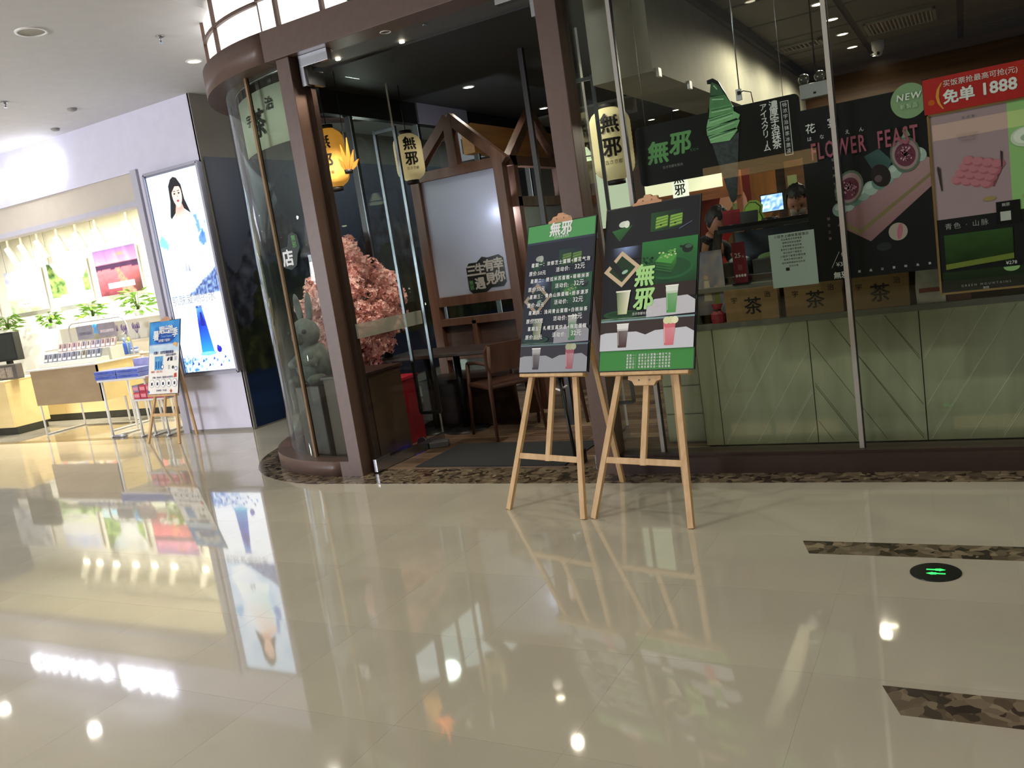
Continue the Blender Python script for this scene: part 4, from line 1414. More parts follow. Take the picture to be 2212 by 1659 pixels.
# ------------------------------------------------------------------ display case
xd0, xd1 = -1.50, -0.84
dc = thing('display_case', ((xd0 + xd1) / 2, 5.72, 1.065), 'slanted glass ice cream display case with black frame on the counter', 'display case')
hw = (xd1 - xd0) / 2
MB().box(-hw, hw, -0.10, 0.34, 0.0, 0.05, bev=0.003).build('base', M_steel, dc)
MB().bar((-hw, -0.10, 0.03), (-hw, 0.18, 0.36), 0.02, 0.055, (1, 0, 0)).bar((hw, -0.10, 0.03), (hw, 0.18, 0.36), 0.02, 0.02, (1, 0, 0)).build('side_frame', M_black, dc)
MB().box(-hw, hw, 0.16, 0.30, 0.35, 0.385, bev=0.003).build('top_frame', M_black, dc)
MB().box(-hw, hw, 0.145, 0.16, 0.335, 0.36).build('front_trim', M_chrome, dc)
MB().hexa([(-hw, -0.10, 0.05), (hw, -0.10, 0.05), (hw, -0.095, 0.05), (-hw, -0.095, 0.05), (-hw, 0.15, 0.35), (hw, 0.15, 0.35), (hw, 0.155, 0.35), (-hw, 0.155, 0.35)]).build('front_glass', M_glassclear, dc)
for x in (-0.20, 0.0, 0.2):
    MB().box(x - 0.085, x + 0.085, 0.0, 0.28, 0.05, 0.14, bev=0.004).build('tub', mat('steel_tub', '8d949a', 0.3, metal=0.8, var=0.05), dc)
    MB().ball((x, 0.14, 0.14), 0.08, 12, 8, sc=(0.95, 1.5, 0.4)).build('ice_cream', mat('pale_ice_%d' % int(x * 10 + 5), ['c9d4da', '7e9a6a', 'd6d0c4'][int(x * 5 + 1)], 0.6, var=0.06), dc)
MB().box(-0.25, 0.25, 0.30, 0.31, 0.05, 0.33).build('back_panel', mat('case_back', '56606a', 0.4, var=0.05), dc)
# red price stand in front of it
q = at(1603, 612, Y=5.56)
ps = thing('price_stand', (q.x, 5.56, 1.065), 'narrow red standing card reading 25 on the counter in front of the display case', 'sign')
MB().box(-0.055, 0.055, -0.03, 0.03, 0, 0.008).build('foot', M_black, ps)
MB().box(-0.042, 0.042, -0.006, 0.0, 0.008, 0.27).build('card', mat('price_red', '7a2230', 0.45, var=0.05), ps)
lettering('25', 0.042, (-0.008, -0.008, 0.185), M_txtwhite, ps)
lettering('元', 0.015, (0.025, -0.008, 0.175), M_txtwhite, ps)
for x in (-0.027, -0.009, 0.009, 0.027):
    MB().prism([(x + 0.0075 * cos(pi * a / 5), 0.055 + 0.0095 * sin(pi * a / 5)) for a in range(10)], -0.0075, -0.006).build('dot', M_txtwhite, ps)
MB().prism([(-0.014, 0.09), (0.014, 0.09), (0.014, 0.125), (-0.014, 0.125)], -0.0068, -0.006).build('picture', mat('dull_pink_print', '8e4a52', 0.5, var=0.1), ps)
# register screen, green cut-out sign, paper rolls
q = at(1606, 522, Y=6.1)
g = thing('register_screen', (q.x + 0.02, 6.1, 1.43), 'small grey register screen tilted behind the display case', 'screen')
MB().box(-0.09, 0.09, -0.01, 0.015, 0.0, 0.11, Matrix.Rotation(-0.5, 4, 'X'), 0.004).build('panel', mat('screen_grey', '3c4244', 0.3, var=0.05), g)
MB().box(-0.10, -0.088, -0.012, 0.017, -0.0, 0.12, Matrix.Rotation(-0.5, 4, 'X')).build('edge', M_white, g)
MB().tube([(0, 0.03, 0.03), (0, 0.06, -0.365)], 0.015, 8).build('stand', M_black, g)
q = at(1622, 490, Y=6.35)
g = thing('cloud_sign', (q.x, 6.35, 1.41), 'lime green cloud shaped cut-out sign behind the register', 'sign')
cl_ = [(-0.09, 0), (0.09, 0), (0.11, 0.05), (0.09, 0.1), (0.1, 0.15), (0.06, 0.19), (0.01, 0.195), (-0.03, 0.16), (-0.05, 0.11), (-0.09, 0.09), (-0.11, 0.04)]
MB().prism(cl_, 0, 0.008).build('board', mat('lime_board', '7fa83c', 0.5, var=0.05), g)
MB().prism([(x * 0.86, 0.012 + z * 0.88) for x, z in cl_], -0.001, 0.0).build('outline', M_ink, g)
MB().prism([(x * 0.78, 0.018 + z * 0.82) for x, z in cl_], -0.002, -0.001).build('face', mat('lime_face', '86b040', 0.5, var=0.05), g)
MB().tube([(0, 0.02, 0.0), (0, 0.02, -0.345)], 0.01, 8).build('stand', M_steel, g)
MB().ball((-0.05, -0.006, 0.05), 0.022, 10, 8, sc=(1, 0.2, 1)).build('mark', M_ink, g)
q = at(1655, 560, Y=6.0)
g = thing('dispenser', (q.x + 0.03, 6.13, 1.065), 'tall pale ribbed dispenser with a black top behind the notice', 'dispenser')
MB().lathe([(0.055, 0), (0.055, 0.26)], n=20).build('body', mat('ribbed_cream', 'c2bea8', 0.6, var=0.05), g)
for i in range(12):
    MB().lathe([(0.0565, 0.012 + i * 0.021), (0.0575, 0.018 + i * 0.021), (0.0565, 0.024 + i * 0.021)], n=20, cap=False).build('rib', mat('rib_cream', 'a9a592', 0.6, var=0.05), g)
MB().lathe([(0.057, 0.26), (0.06, 0.27), (0.058, 0.38), (0.05, 0.40)], n=20).build('cap', M_black, g)
# small acrylic cup stand and figurines at the left
q = at(1540, 500, Y=5.9)
g = thing('acrylic_holder', (-1.42, 5.98, 1.44), 'clear acrylic holder with red cards on top of the display case', 'holder')
MB().box(-0.07, 0.07, -0.03, 0.03, 0.0, 0.006).box(-0.07, 0.07, -0.03, -0.026, 0, 0.09).build('tray', M_glassclear, g)
MB().box(-0.06, 0.06, -0.02, -0.014, 0.01, 0.11, Matrix.Rotation(-0.15, 4, 'X')).build('card', mat('red_card', '9a2630', 0.5, var=0.1), g)

# poster with paper figures left of the case
q = at(1545, 590, Y=5.60)
g = thing('figure_screen', (-1.56, 5.56, 0.885), 'small blue folding picture with pale dancing figures beside the big easel', 'picture')
pf = Print(0.30, 0.42)
pf.grid(10, 14, lambda a, b: mixc(mixc('33508c', '6f86b8', b), 'c9b9a6', 0.5 + 0.9 * fbm(a * 5, b * 5)))
for u, t_, c_ in ((0.25, 0.3, 'cf9a7a'), (0.6, 0.42, 'e3d6bb'), (0.8, 0.25, '8d9a5a')):
    pf.poly([(u - 0.09, t_ - 0.2), (u + 0.09, t_ - 0.2), (u + 0.05, t_ + 0.12), (u - 0.05, t_ + 0.12)], c_)
    pf.oval(u, t_ + 0.17, 0.05, 0.035, 'd8b79c')
pf.build('printed_picture', M_print, g)
MB().box(-0.15, 0.15, 0.001, 0.012, 0, 0.42).build('board', M_black, g)

# ------------------------------------------------------------------ signs and posters hung inside the glass
YP = 5.03
ic = thing('ice_cream_sign', (-1.245, YP, 1.93), 'long black hanging board with green 無邪 and a big matcha ice cream cone', 'sign')
pts = []
for cx0, cz0, a0 in ((0.455, 0.145, 0), (-0.44, 0.145, 90), (-0.44, -0.145, 180), (0.455, -0.145, 270)):
    for i in range(5):
        a = radians(a0 + i * 22.5)
        pts.append((cx0 + 0.03 * cos(a), cz0 + 0.03 * sin(a)))
MB().prism(pts, 0.0, 0.008).build('board', mat('sign_black', '0d1012', 0.3, var=0.05), ic)
# cone cut-out proud of the board
cone = [(-0.075, 0.0), (0.085, 0.03), (0.04, -0.30), (0.03, -0.34), (0.012, -0.355), (0.0, -0.345)]
MB().prism([(x + 0.06, z) for x, z in cone][::-1], -0.006, 0.0).build('cone', mat('black_cone', '3a4448', 0.5, col2='242b2e', vscale=40), ic)
for k in range(8):
    z = -0.02 - k * 0.04
    MB().bar((0.0 + k * 0.006 + 0.002, -0.0066, z), (0.075 + 0.03 - k * 0.004, -0.0066, z - 0.075), 0.0022, 0.001, (0, 1, 0)).build('cone_groove', mat('cone_line', '3c474b', 0.5, var=0.1), ic)
back_ = [(-0.03, 0.0), (0.15, 0.02), (0.16, 0.10), (0.13, 0.17), (0.10, 0.24), (0.06, 0.33), (0.03, 0.355), (-0.005, 0.35), (-0.005, 0.33), (0.015, 0.325), (-0.005, 0.22), (-0.03, 0.15)]
MB().prism(back_, -0.004, 0.004).build('cone_backing', mat('sign_black2', '0c100e', 0.3, var=0.05), ic)
sw = [(0.0, 'swirl', [(-0.02, 0.0), (0.09, -0.005), (0.14, 0.045), (0.13, 0.06), (-0.03, 0.04)], '86bf88'),
      (1, 'swirl', [(-0.035, 0.045), (0.135, 0.05), (0.158, 0.095), (0.14, 0.11), (-0.035, 0.085)], '7ab47e'),
      (2, 'swirl', [(-0.035, 0.09), (0.15, 0.10), (0.162, 0.125), (0.13, 0.15), (-0.02, 0.135)], '80ba84'),
      (3, 'swirl', [(-0.015, 0.14), (0.13, 0.15), (0.125, 0.19), (-0.005, 0.19)], '64a068'),
      (4, 'swirl', [(-0.008, 0.19), (0.12, 0.19), (0.09, 0.25), (0.005, 0.26)], '528a58'),
      (5, 'swirl', [(0.005, 0.255), (0.09, 0.25), (0.06, 0.31), (0.022, 0.335)], '2d5a34')]
for k, nm, pt, c_ in sw:
    # rounded ribbon: a pale upper lip over a darker fold
    MB().prism(pt, -0.010, -0.004).build('swirl', mat('matcha_%d' % int(k), c_, 0.55, var=0.12, vscale=20), ic)
    a_, b2 = pt[-1], pt[-2]
    MB().bar((a_[0] + 0.006, -0.011, a_[1] - 0.010), (b2[0] - 0.006, -0.011, b2[1] - 0.010), 0.005, 0.002, (0, 1, 0)).build('fold', mat('fold_%d' % int(k), '3f6e44', 0.5, var=0.1), ic)
    MB().bar((a_[0] + 0.01, -0.011, a_[1] - 0.022), (b2[0] - 0.01, -0.011, b2[1] - 0.022), 0.006, 0.002, (0, 1, 0)).build('highlight', mat('highlight_%d' % int(k), 'a8d6a6', 0.5, var=0.1), ic)
lettering('無', 0.135, (-0.345, -0.0015, 0.0), M_txtgreen2, ic, bold=0.035, shear=0.12)
lettering('邪', 0.135, (-0.205, -0.0015, 0.03), M_txtgreen2, ic, bold=0.035, shear=0.12)
lettering('むじゃ', 0.018, (-0.12, -0.0015, -0.015), M_txtgreen2, ic)
lettering('古き京都を販売', 0.018, (-0.26, -0.0015, -0.085), mat('dim_white_ink', '8a8c88', 0.6, var=0.02), ic)
for k, ch in enumerate('アイスクリーム'):
    if ch == 'ー':
        MB().prism([(0.292, -0.112 + 0.03), (0.296, -0.112 + 0.03), (0.296, -0.112 + 0.066), (0.292, -0.112 + 0.066)], -0.002, -0.001).build('lettering', M_txtwhite, ic)
        continue
    lettering(ch, 0.043, (0.29, -0.0015, 0.135 - k * 0.037), M_txtwhite, ic, bold=0.015)
for k, ch in enumerate('濃厚宇治抹茶'):
    lettering(ch, 0.050, (0.345, -0.0015, 0.135 - k * 0.043), M_txtwhite, ic, bold=0.02)
for k, ch in enumerate('特浓宇治抹茶冰激凌'):
    lettering(ch, 0.026, (0.405, -0.0015, 0.125 - k * 0.031), M_txtwhite, ic)
MB().box(0.383, 0.427, -0.0016, -0.001, 0.145, 0.148).box(0.383, 0.427, -0.0016, -0.001, -0.145, -0.142).box(0.383, 0.386, -0.0016, -0.001, -0.145, 0.148).box(0.424, 0.427, -0.0016, -0.001, -0.145, 0.148).build('lettering_frame', M_txtwhite, ic)
for x in (-0.4, 0.4):
    MB().tube([(x, 0.004, 0.17), (x, 0.004, 3.07 - 1.93)], 0.0015, 5).build('wire', M_steel, ic)

# flower feast poster
pw, ph = 0.625, 0.945
pp = thing('flower_feast_poster', (-0.46, YP, 1.062), 'tall black FLOWER FEAST cake poster with a green NEW disc at its corner', 'poster')
MB().box(-pw / 2, pw / 2, 0.0005, 0.008, 0, ph).build('panel', M_black, pp)
p = Print(pw, ph)


def fig(p, u, t, r, rot=0):
    p.oval(u, t, r * 1.15, r * 1.0, '5a6a5c', rot=rot)
    p.oval(u, t, r, r * 0.86, '9c8088', rot=rot)
    p.oval(u, t - r * 0.05, r * 0.80, r * 0.64, '643246', rot=rot)
    random.seed(int(u * 100))
    for _ in range(70):
        a, q = random.uniform(0, 6.28), random.uniform(0, 0.75)
        p.oval(u + r * 0.8 * q * cos(a), t + r * 0.62 * q * sin(a), r * 0.055, r * 0.06, random.choice(['c08a9a', '5a1c34', 'd8a8b4']), 6)
        p.k -= 1
    p.k += 2


p.grid(6, 8, lambda a, b: mixc('0c0e11', '16181c', fbm(a * 3, b * 3) + 0.5))
# cake body, base and cream
p.poly([(0.24, 0.315), (0.50, 0.20), (1.0, 0.46), (1.0, 0.615), (0.93, 0.64), (0.36, 0.41)], ['7d5a60', '8a666c', '9a767c', 'a8868c', 'a8868c', '94707a'])
p.poly([(0.30, 0.30), (0.42, 0.245), (1.0, 0.515), (1.0, 0.535), (0.42, 0.275), (0.32, 0.325)], '7d7050')
for k in range(11):
    f = k / 10
    p.oval(0.27 + f * 0.66, 0.405 + f * 0.235, 0.062 - 0.012 * f, 0.040, mixc('5c7c78', 'a3b4b0', 0.5 + 0.5 * sin(k * 2.1)), rot=25)
    p.oval(0.26 + f * 0.66, 0.418 + f * 0.235, 0.03, 0.015, 'b4c4be', rot=25)
p.poly([(0.56, 0.60), (0.64, 0.55), (0.72, 0.63), (0.62, 0.71), (0.50, 0.68)], ['2f4648', '2c4040', '3c5a5c', '3a5658', '30484a'])
fig(p, 0.36, 0.52, 0.10, -20)
p.oval(0.62, 0.56, 0.075, 0.065, '241c20', rot=20)
p.oval(0.60, 0.545, 0.03, 0.02, '5c4a50')
fig(p, 0.82, 0.655, 0.10, 10)
p.poly([(0.80, 0.74), (0.84, 0.80), (0.87, 0.75)], '8fa08a')
p.oval(0.72, 0.235, 0.075, 0.05, 'a59a92', rot=-10)
p.oval(0.735, 0.235, 0.022, 0.045, 'b06a7c', rot=-10)
p.oval(0.60, 0.16, 0.06, 0.025, '272e30')
p.oval(0.88, 0.935, 0.14, 0.094, '82a07a', 32)
p.rect(0.985, 0.83, 1.03, 1.03, '0c0e11')
p.build('printed_picture', M_print, pp)
y = -0.014
lettering('NEW', 0.046, (0.235, y, ph * 0.955), M_txtwhite, pp, bold=0.02, spacing=1.2, shear=0.15)
lettering('新製品', 0.025, (0.235, y, ph * 0.905), mat('soft_green_ink', 'b4cbb0', 0.6, var=0.02), pp, spacing=1.3, bold=0.01)
lettering('花', 0.055, (-0.255, y, ph * 0.885), M_txtwhite, pp, bold=0.01)
lettering('宴', 0.055, (-0.14, y, ph * 0.895), M_txtwhite, pp, bold=0.01)
for ch, x in (('は', -0.265), ('な', -0.20), ('え', -0.07), ('ん', 0.0)):
    lettering(ch, 0.026, (x, y, ph * 0.83), M_txtwhite, pp)
for wd_, wx_ in (('FLOWER', -0.125), ('FEAST', 0.17)):
    lettering(wd_, 0.125, (0, 0, 0), M_txtpink, pp, bold=0.02, spacing=1.22, M=Matrix.Translation((wx_, y, ph * 0.75)) @ Matrix.Diagonal((0.5, 1, 1, 1)))
for k, ch in enumerate('花と月とさくら'):
    lettering(ch, 0.017, (-0.155, y, ph * (0.69 - k * 0.045)), mat('soft_white_ink', '9a9c9a', 0.6, var=0.02), pp)
for k, ch in enumerate('櫻花之宴'):
    lettering(ch, 0.017, (-0.205, y, ph * (0.36 - k * 0.038)), mat('rose_white_ink', 'a88088', 0.6, var=0.02), pp)
MB().bar((-0.21, y, ph * 0.075), (-0.165, y, ph * 0.165), 0.002, 0.001, (0, 1, 0)).build('lettering', M_txtwhite, pp)
lettering('例', 0.024, (-0.145, y, ph * 0.145), M_txtwhite, pp)
lettering('¥30', 0.034, (-0.16, y, ph * 0.09), M_txtwhite, pp)
lettering('無邪', 0.040, (-0.165, y, ph * 0.025), M_txtwhite, pp, bold=0.03)
for k, ch in enumerate('展品以實時為準'):
    lettering(ch, 0.015, (-0.07 + k * 0.058, y, ph * (0.035 + 0.0)), M_txtwhite, pp)

# notice sheet (its scan code is left out)
ns = thing('notice_sheet', (-0.872, YP - 0.012, 1.055), 'pale blue paper notice with rows of small grey print inside the window', 'notice')
MB().box(-0.125, 0.125, 0.0, 0.002, 0, 0.305).build('sheet', mat('notice_paper', 'b9cccc', 0.6, var=0.01), ns)
for k, (s, z) in enumerate([('小程序上線抹茶超值店', 0.018), ('本店會員注冊享優惠', 0.012), ('掃碼注冊即送禮券', 0.012), ('消費滿額 再送好禮', 0.012), ('會員生日當天雙倍積分', 0.012), ('關注我們了解更多', 0.012),
                            ('小程序下單更方便快捷', 0.013), ('堂食外帶均可使用', 0.012), ('最終解釋權歸本店所有', 0.012), ('歡迎光臨', 0.012)]):
    lettering(s, z, (0, -0.001, 0.288 - k * 0.019), M_txtdark, ns, spacing=1.15)
MB().box(-0.045, -0.025, -0.001, 0, 0.092, 0.110).build('stamp', M_ink, ns)

# gold framed double poster with a red banner
g = thing('gold_framed_poster', (0.19, YP, 0.925), 'gold framed poster with a pink cake half and a pale green half', 'poster')
fw, fh = 0.66, 0.925
MB().box(-fw / 2, fw / 2, 0.001, 0.01, 0, fh).build('panel', M_black, g)
p = Print(fw, fh)
p.rect(0, 0, 1, 1, '15171a')
p.rect(0.0, 0.42, 0.53, 1.0, 'a38c96')
p.rect(0.53, 0.42, 1.0, 1.0, '93c07c')
p.poly([(0.16, 0.62), (0.42, 0.56), (0.50, 0.68), (0.25, 0.73)], '7e4c58')
random.seed(5)
for j in range(4):
    for i in range(4):
        u = 0.165 + i * 0.065 + j * 0.028
        t_ = 0.625 + j * 0.032 - i * 0.014
        p.oval(u + 0.012, t_, 0.042, 0.026, 'a4606e')
        p.oval(u, t_ + 0.006, 0.036, 0.021, 'bb7684')
p.poly([(0.055, 0.58), (0.065, 0.58), (0.06, 0.70), (0.04, 0.72), (0.035, 0.70)], '3a3034')
p.poly([(0.47, 0.66), (0.48, 0.66), (0.485, 0.74), (0.47, 0.75)], '3a3034')
p.oval(0.38, 0.50, 0.045, 0.012, 'a08a58')
p.oval(0.64, 0.49, 0.045, 0.012, 'a3a860')
p.oval(0.64, 0.80, 0.1, 0.052, 'c9d4c4')
p.oval(0.64, 0.805, 0.08, 0.04, 'e2e8e0')
p.oval(0.655, 0.795, 0.05, 0.02, 'a3b8a0')
p.poly([(0.72, 0.66), (0.86, 0.70), (0.86, 0.80), (0.74, 0.79)], ['4f7a30', '4f7a30', '6f9a48', '6f9a48'])
p.oval(0.68, 0.58, 0.055, 0.012, 'b4c4b8', rot=-12)
p.rect(0.42, 0.355, 0.58, 0.475, '0e0f10')
p.rect(0.445, 0.37, 0.515, 0.42, 'b8bcb8')
p.grid(10, 8, lambda a, b: mixc('16290f', '2f4f22', b + 0.3 * nz(a * 4, b * 4)), 0.05, 0.15, 0.52, 0.33)
p.poly([(0.05, 0.135), (0.52, 0.16), (0.52, 0.19), (0.05, 0.165)], '6f7c34')
p.grid(6, 4, lambda a, b: mixc('11150f', '1d3018', b), 0.02, 0.03, 0.6, 0.12)
p.oval(0.50, 0.115, 0.055, 0.024, '8fb878')
p.rect(0.44, 0.117, 0.56, 0.145, '15171a')
p.oval(0.72, 0.11, 0.055, 0.024, 'b49a60')
p.build('printed_picture', M_print, g)
y = -0.008
dim = mat('soft_white_ink', '9a9c9a', 0.6)
lettering('青色 · 山脉', 0.034, (-0.19, y, fh * 0.375), dim, g, spacing=1.35)
lettering('浅', 0.034, (0.09, y, fh * 0.375), dim, g)
lettering('¥278', 0.024, (0.0, y, fh * 0.137), M_txtwhite, g)
lettering('GREEN MOUNTAINS', 0.016, (-0.12, y, fh * 0.035), dim, g, spacing=1.7)
lettering('無邪', 0.014, (-0.12, y, fh * 0.013), dim, g, bold=0.03)
lettering('無邪', 0.018, (-0.01, y, fh * 0.455), dim, g, bold=0.03)
lettering('花·间·集', 0.014, (-0.15, y, fh * 0.955), M_txtdark, g, spacing=1.3)
lettering('樱花浓情与芝士的相遇\n轻盈绵密 入口即化\n一份春日的心意', 0.010, (-0.16, y, fh * 0.85), mat('mauve_ink', '7a6872', 0.6, var=0.02), g, lead=1.6)
M_gold = mat('brass_frame', 'a8895a', 0.35, metal=0.7, var=0.1)
for a_, b2 in (((-fw / 2, 0), (-fw / 2, fh)), ((fw / 2, 0), (fw / 2, fh)), ((-fw / 2, 0), (fw / 2, 0)), ((-fw / 2, fh), (fw / 2, fh))):
    MB().bar((a_[0], 0, a_[1]), (b2[0], 0, b2[1]), 0.010, 0.016, (0, 1, 0)).build('frame_bar', M_gold, g)
g = thing('red_banner', (0.19, YP - 0.012, 1.855), 'bright red promotion banner with 免单 1888 above the gold framed poster', 'banner')
MB().box(-0.345, 0.36, 0, 0.003, 0, 0.175).build('sheet', mat('banner_red', 'b01f20', 0.45, var=0.03), g)
p = Print(0.70, 0.17)
p.poly([(0.35, 0.9), (0.62, 0.95), (0.7, 0.5), (0.75, 0.2), (0.45, 0.55)], 'b52a20')
p.oval(0.05, 0.32, 0.022, 0.08, 'c4601c')
p.build('printed_picture', M_print, g, M=Matrix.Translation((0.005, -0.0005, 0.002)))
y = -0.003
lettering('买饭票抢', 0.034, (-0.185, y, 0.135), M_txtwhite, g)
lettering('最高可抢(元)', 0.034, (-0.02, y, 0.135), M_txtwhite, g)
lettering('免单', 0.072, (-0.185, y, 0.065), M_txtwhite, g, bold=0.035)
lettering('1888', 0.080, (-0.01, y, 0.07), M_txtwhite, g, bold=0.03)
lettering('(', 0.14, (-0.275, y, 0.09), mat('banner_yellow', 'd8903c', 0.5, var=0.02), g)
lettering(')', 0.14, (0.12, y, 0.09), mat('banner_yellow', 'd8903c', 0.5), g)

# ------------------------------------------------------------------ ceiling fixtures over the counter
for i, (x, y_, l) in enumerate([(-1.0, 8.05, 'counter downlight at the top edge, nearest of the row of four'), (-0.985, 8.80, 'counter downlight beside the second window joint, second of the row'),
                                (-0.99, 9.62, 'third counter downlight of the row of four'), (-0.995, 10.5, 'fourth and farthest counter downlight of the row')]):
    q = at(*[(1767, 8), (1797, 41), (1820, 73), (1841, 101)][i], Z=3.147)
    downlight(q.x, q.y, 3.147, 0.062, l, True, M_glow_lamp)
for p_, l, X_ in (((1460, 237), 'small downlight highest behind the ice cream board', 1), ((1407, 258), 'small downlight left behind the ice cream board', 1), ((1437, 267), 'small downlight lowest behind the ice cream board', 1),
                  ((1895, 133), 'oval looking downlight over the back wood wall', 1)):
    q = at(*p_, Z=3.02)
    if p_[0] == 1895:
        q = Vector((-0.80, 11.25, 3.147))
    downlight(q.x, q.y, 3.02 if p_[0] < 1500 else 3.147, 0.055, l, True, M_glow_lamp)
struct(MB().box(-5.2, -2.0, 9.45, 12.4, 3.022, 3.05).build('ceiling_alcove', mat('grey_alcove', '77776e', 0.8, var=0.04)))


def vent(px, py, w_, d_, n, label):
    q = at(px, py, Z=3.145)
    t = thing('ceiling_vent', (q.x, q.y, 3.125), label, 'vent')
    f = MB()
    f.box(-w_ / 2, w_ / 2, -d_ / 2, -d_ / 2 + 0.03, 0, 0.02).box(-w_ / 2, w_ / 2, d_ / 2 - 0.03, d_ / 2, 0, 0.02)
    f.box(-w_ / 2, -w_ / 2 + 0.03, -d_ / 2, d_ / 2, 0, 0.02).box(w_ / 2 - 0.03, w_ / 2, -d_ / 2, d_ / 2, 0, 0.02)
    f.build('frame', mat('vent_beige', '9a988c', 0.6, var=0.05), t)
    MB().box(-w_ / 2 + 0.02, w_ / 2 - 0.02, -d_ / 2 + 0.02, d_ / 2 - 0.02, 0.018, 0.021).build('backing', M_black, t)
    sl = MB().box(-0.006, 0.006, -d_ / 2 + 0.03, d_ / 2 - 0.03, -0.001, 0.016, Matrix.Rotation(0.4, 4, 'Y')).mesh('slat')
    sl.materials.append(mat('vent_slat', 'b0aea2', 0.6, var=0.03))
    for i in range(n):
        o = bpy.data.objects.new('slat', sl)
        COL.objects.link(o)
        o.parent = t
        o.location = (-w_ / 2 + 0.045 + i * (w_ - 0.09) / (n - 1), 0, 0)
    return t


vent(1945, 45, 0.62, 0.62, 16, 'louvred air vent in the ceiling above the flower poster')
vent(1715, 100, 0.55, 0.30, 12, 'dim louvred vent in the ceiling left of the row of downlights')
q = at(1896, 98, Z=3.10)
g = thing('dome_camera', (q.x, q.y, 3.0), 'white dome security camera under the ceiling beside the farthest downlight', 'camera')
MB().lathe([(0.035, 0.02), (0.06, 0.06), (0.065, 0.145)], n=20).ball((0, 0, 0.03), 0.045, 16, 10).build('housing', M_white, g)
MB().ball((0.0, -0.036, 0.015), 0.018, 10, 8).build('lens', M_ink, g)
q = at(1762, 190, Y=7.2)
g = thing('emergency_light', q, 'twin globe emergency light on a white box above the flower poster', 'light')
MB().box(-0.12, 0.10, 0, 0.07, -0.065, 0.045, bev=0.006).build('box', mat('white_plastic', 'aab0b0', 0.4, var=0.02), g)
for x in (-0.085, 0.035):
    MB().ball((x, 0.02, 0.085), 0.043, 16, 12).build('globe', mat('smoky_globe', '5c5a52', 0.15, metal=0.3, var=0.1), g)
MB().box(-0.02, 0.0, -0.002, 0, -0.04, -0.025).build('label', M_ink, g)
MB().box(0.0, 0.01, 0.02, 0.04, 0.045, 3.148 - q.z).build('bracket', M_black, g)
# bulkhead sockets / tabs on the duct
for k, p_ in enumerate([(1420, 160), (1487, 187), (1543, 213)]):
    q = at(*p_, X=-1.65)
    tag(MB().box(-1.65, -1.63, q.y - 0.03, q.y + 0.03, q.z - 0.02, q.z + 0.035, bev=0.002).build('duct_tab', M_white), ['small pale tab at the near corner of the beige duct', 'small pale tab halfway along the lower edge of the duct', 'small pale tab behind the tip of the ice cream cone'][k], 'fixture')
q = at(1597, 205, Y=5.3)
g = thing('wall_socket', q, 'white socket with a black plug and cable beside the ice cream tip', 'socket')
MB().box(-0.022, 0.012, 0, 0.02, -0.03, 0.035, bev=0.003).build('plate', M_white, g)
MB().tube([(0.0, -0.005, 0.01), (0.03, -0.02, 0.015), (0.07, -0.01, 0.0), (0.075, 0, -0.06)], 0.003, 6).build('cable', M_ink, g)
MB().box(-0.008, 0.008, -0.02, 0, 0.0, 0.02).build('plug', M_ink, g)
MB().tube([(0, 0.012, 0.03), (0, 0.012, 3.148 - q.z)], 0.004, 6).build('conduit', M_steel, g)

# ------------------------------------------------------------------ back of the cafe
YB = 11.45
def back_panel(px0, py0, px1, py1, Y, m, name, label, cat, th=0.03):
    a, b = at(px0, py0, Y=Y), at(px1, py1, Y=Y)
    o = MB().box(min(a.x, b.x), max(a.x, b.x), Y, Y + th, min(a.z, b.z), max(a.z, b.z)).build(name, m)
    return tag(o, label, cat)


a = at(1500, 400, Y=9.8)
g = thing('red_poster', (a.x + 0.15, 9.8, 0.9), 'tall maroon poster with a pale figure on the wall behind the bowed head', 'poster')
p = Print(0.95, 1.5)
p.grid(4, 6, lambda u, v: mixc('4c1c1c', '6e2626', v))
p.oval(0.66, 0.80, 0.07, 0.14, 'a59a88', rot=-10)
p.oval(0.67, 0.78, 0.035, 0.10, '4a3b32', rot=-10)
p.oval(0.78, 0.50, 0.17, 0.16, 'c08f78')
p.poly([(0.5, 0.02), (0.9, 0.02), (0.95, 0.3), (0.8, 0.38), (0.55, 0.34)], 'a32226')
p.oval(0.80, 0.2, 0.14, 0.12, '7c6650')
p.build('printed_picture', M_print, g)
MB().box(-0.475, 0.475, 0.002, 0.03, 0, 1.5).build('panel', M_darkwood, g)
for x in (-0.3, 0.3):
    MB().box(x - 0.02, x + 0.02, 0.03, 0.06, -0.9, 0.3).build('leg', M_darkwood, g)
back_panel(1390, 385, 1560, 402, 8.6, mat('glow_strip', 'e8e8c0', 0.5, emit='f2f0c8', estr=0.9), 'glowing_strip', 'pale glowing strip light behind the top of the right big easel', 'light')
a, b = at(1420, 398, Y=8.62), at(1600, 420, Y=8.62)
g = thing('wood_header', ((a.x + b.x) / 2, 8.65, 0.001), 'orange wood header board on two posts under the glowing strip', 'board')
hw = (b.x - a.x) / 2
M_oh = mat('orange_wood_header', '9a5a2c', 0.5, col2='7c441f', vscale=6, stretch=(0.2, 1, 1))
MB().box(-hw, hw, 0, 0.03, b.z, a.z).build('board', M_oh, g)
for x in (-hw + 0.03, hw - 0.03):
    MB().box(x - 0.03, x + 0.03, 0.03, 0.08, 0, a.z).build('post', M_oh, g)
for k, (p0, p1) in enumerate((((1582, 440), (1606, 560)), ((1700, 380), (1735, 560)))):
    back_panel(*p0, *p1, 9.7, mat('celadon_column', '7d8a5c', 0.6, var=0.04), 'celadon_column', ['pale green column strip between the red poster and the oak wall', 'pale green column strip left of the flower poster'][k], 'column', 0.1)
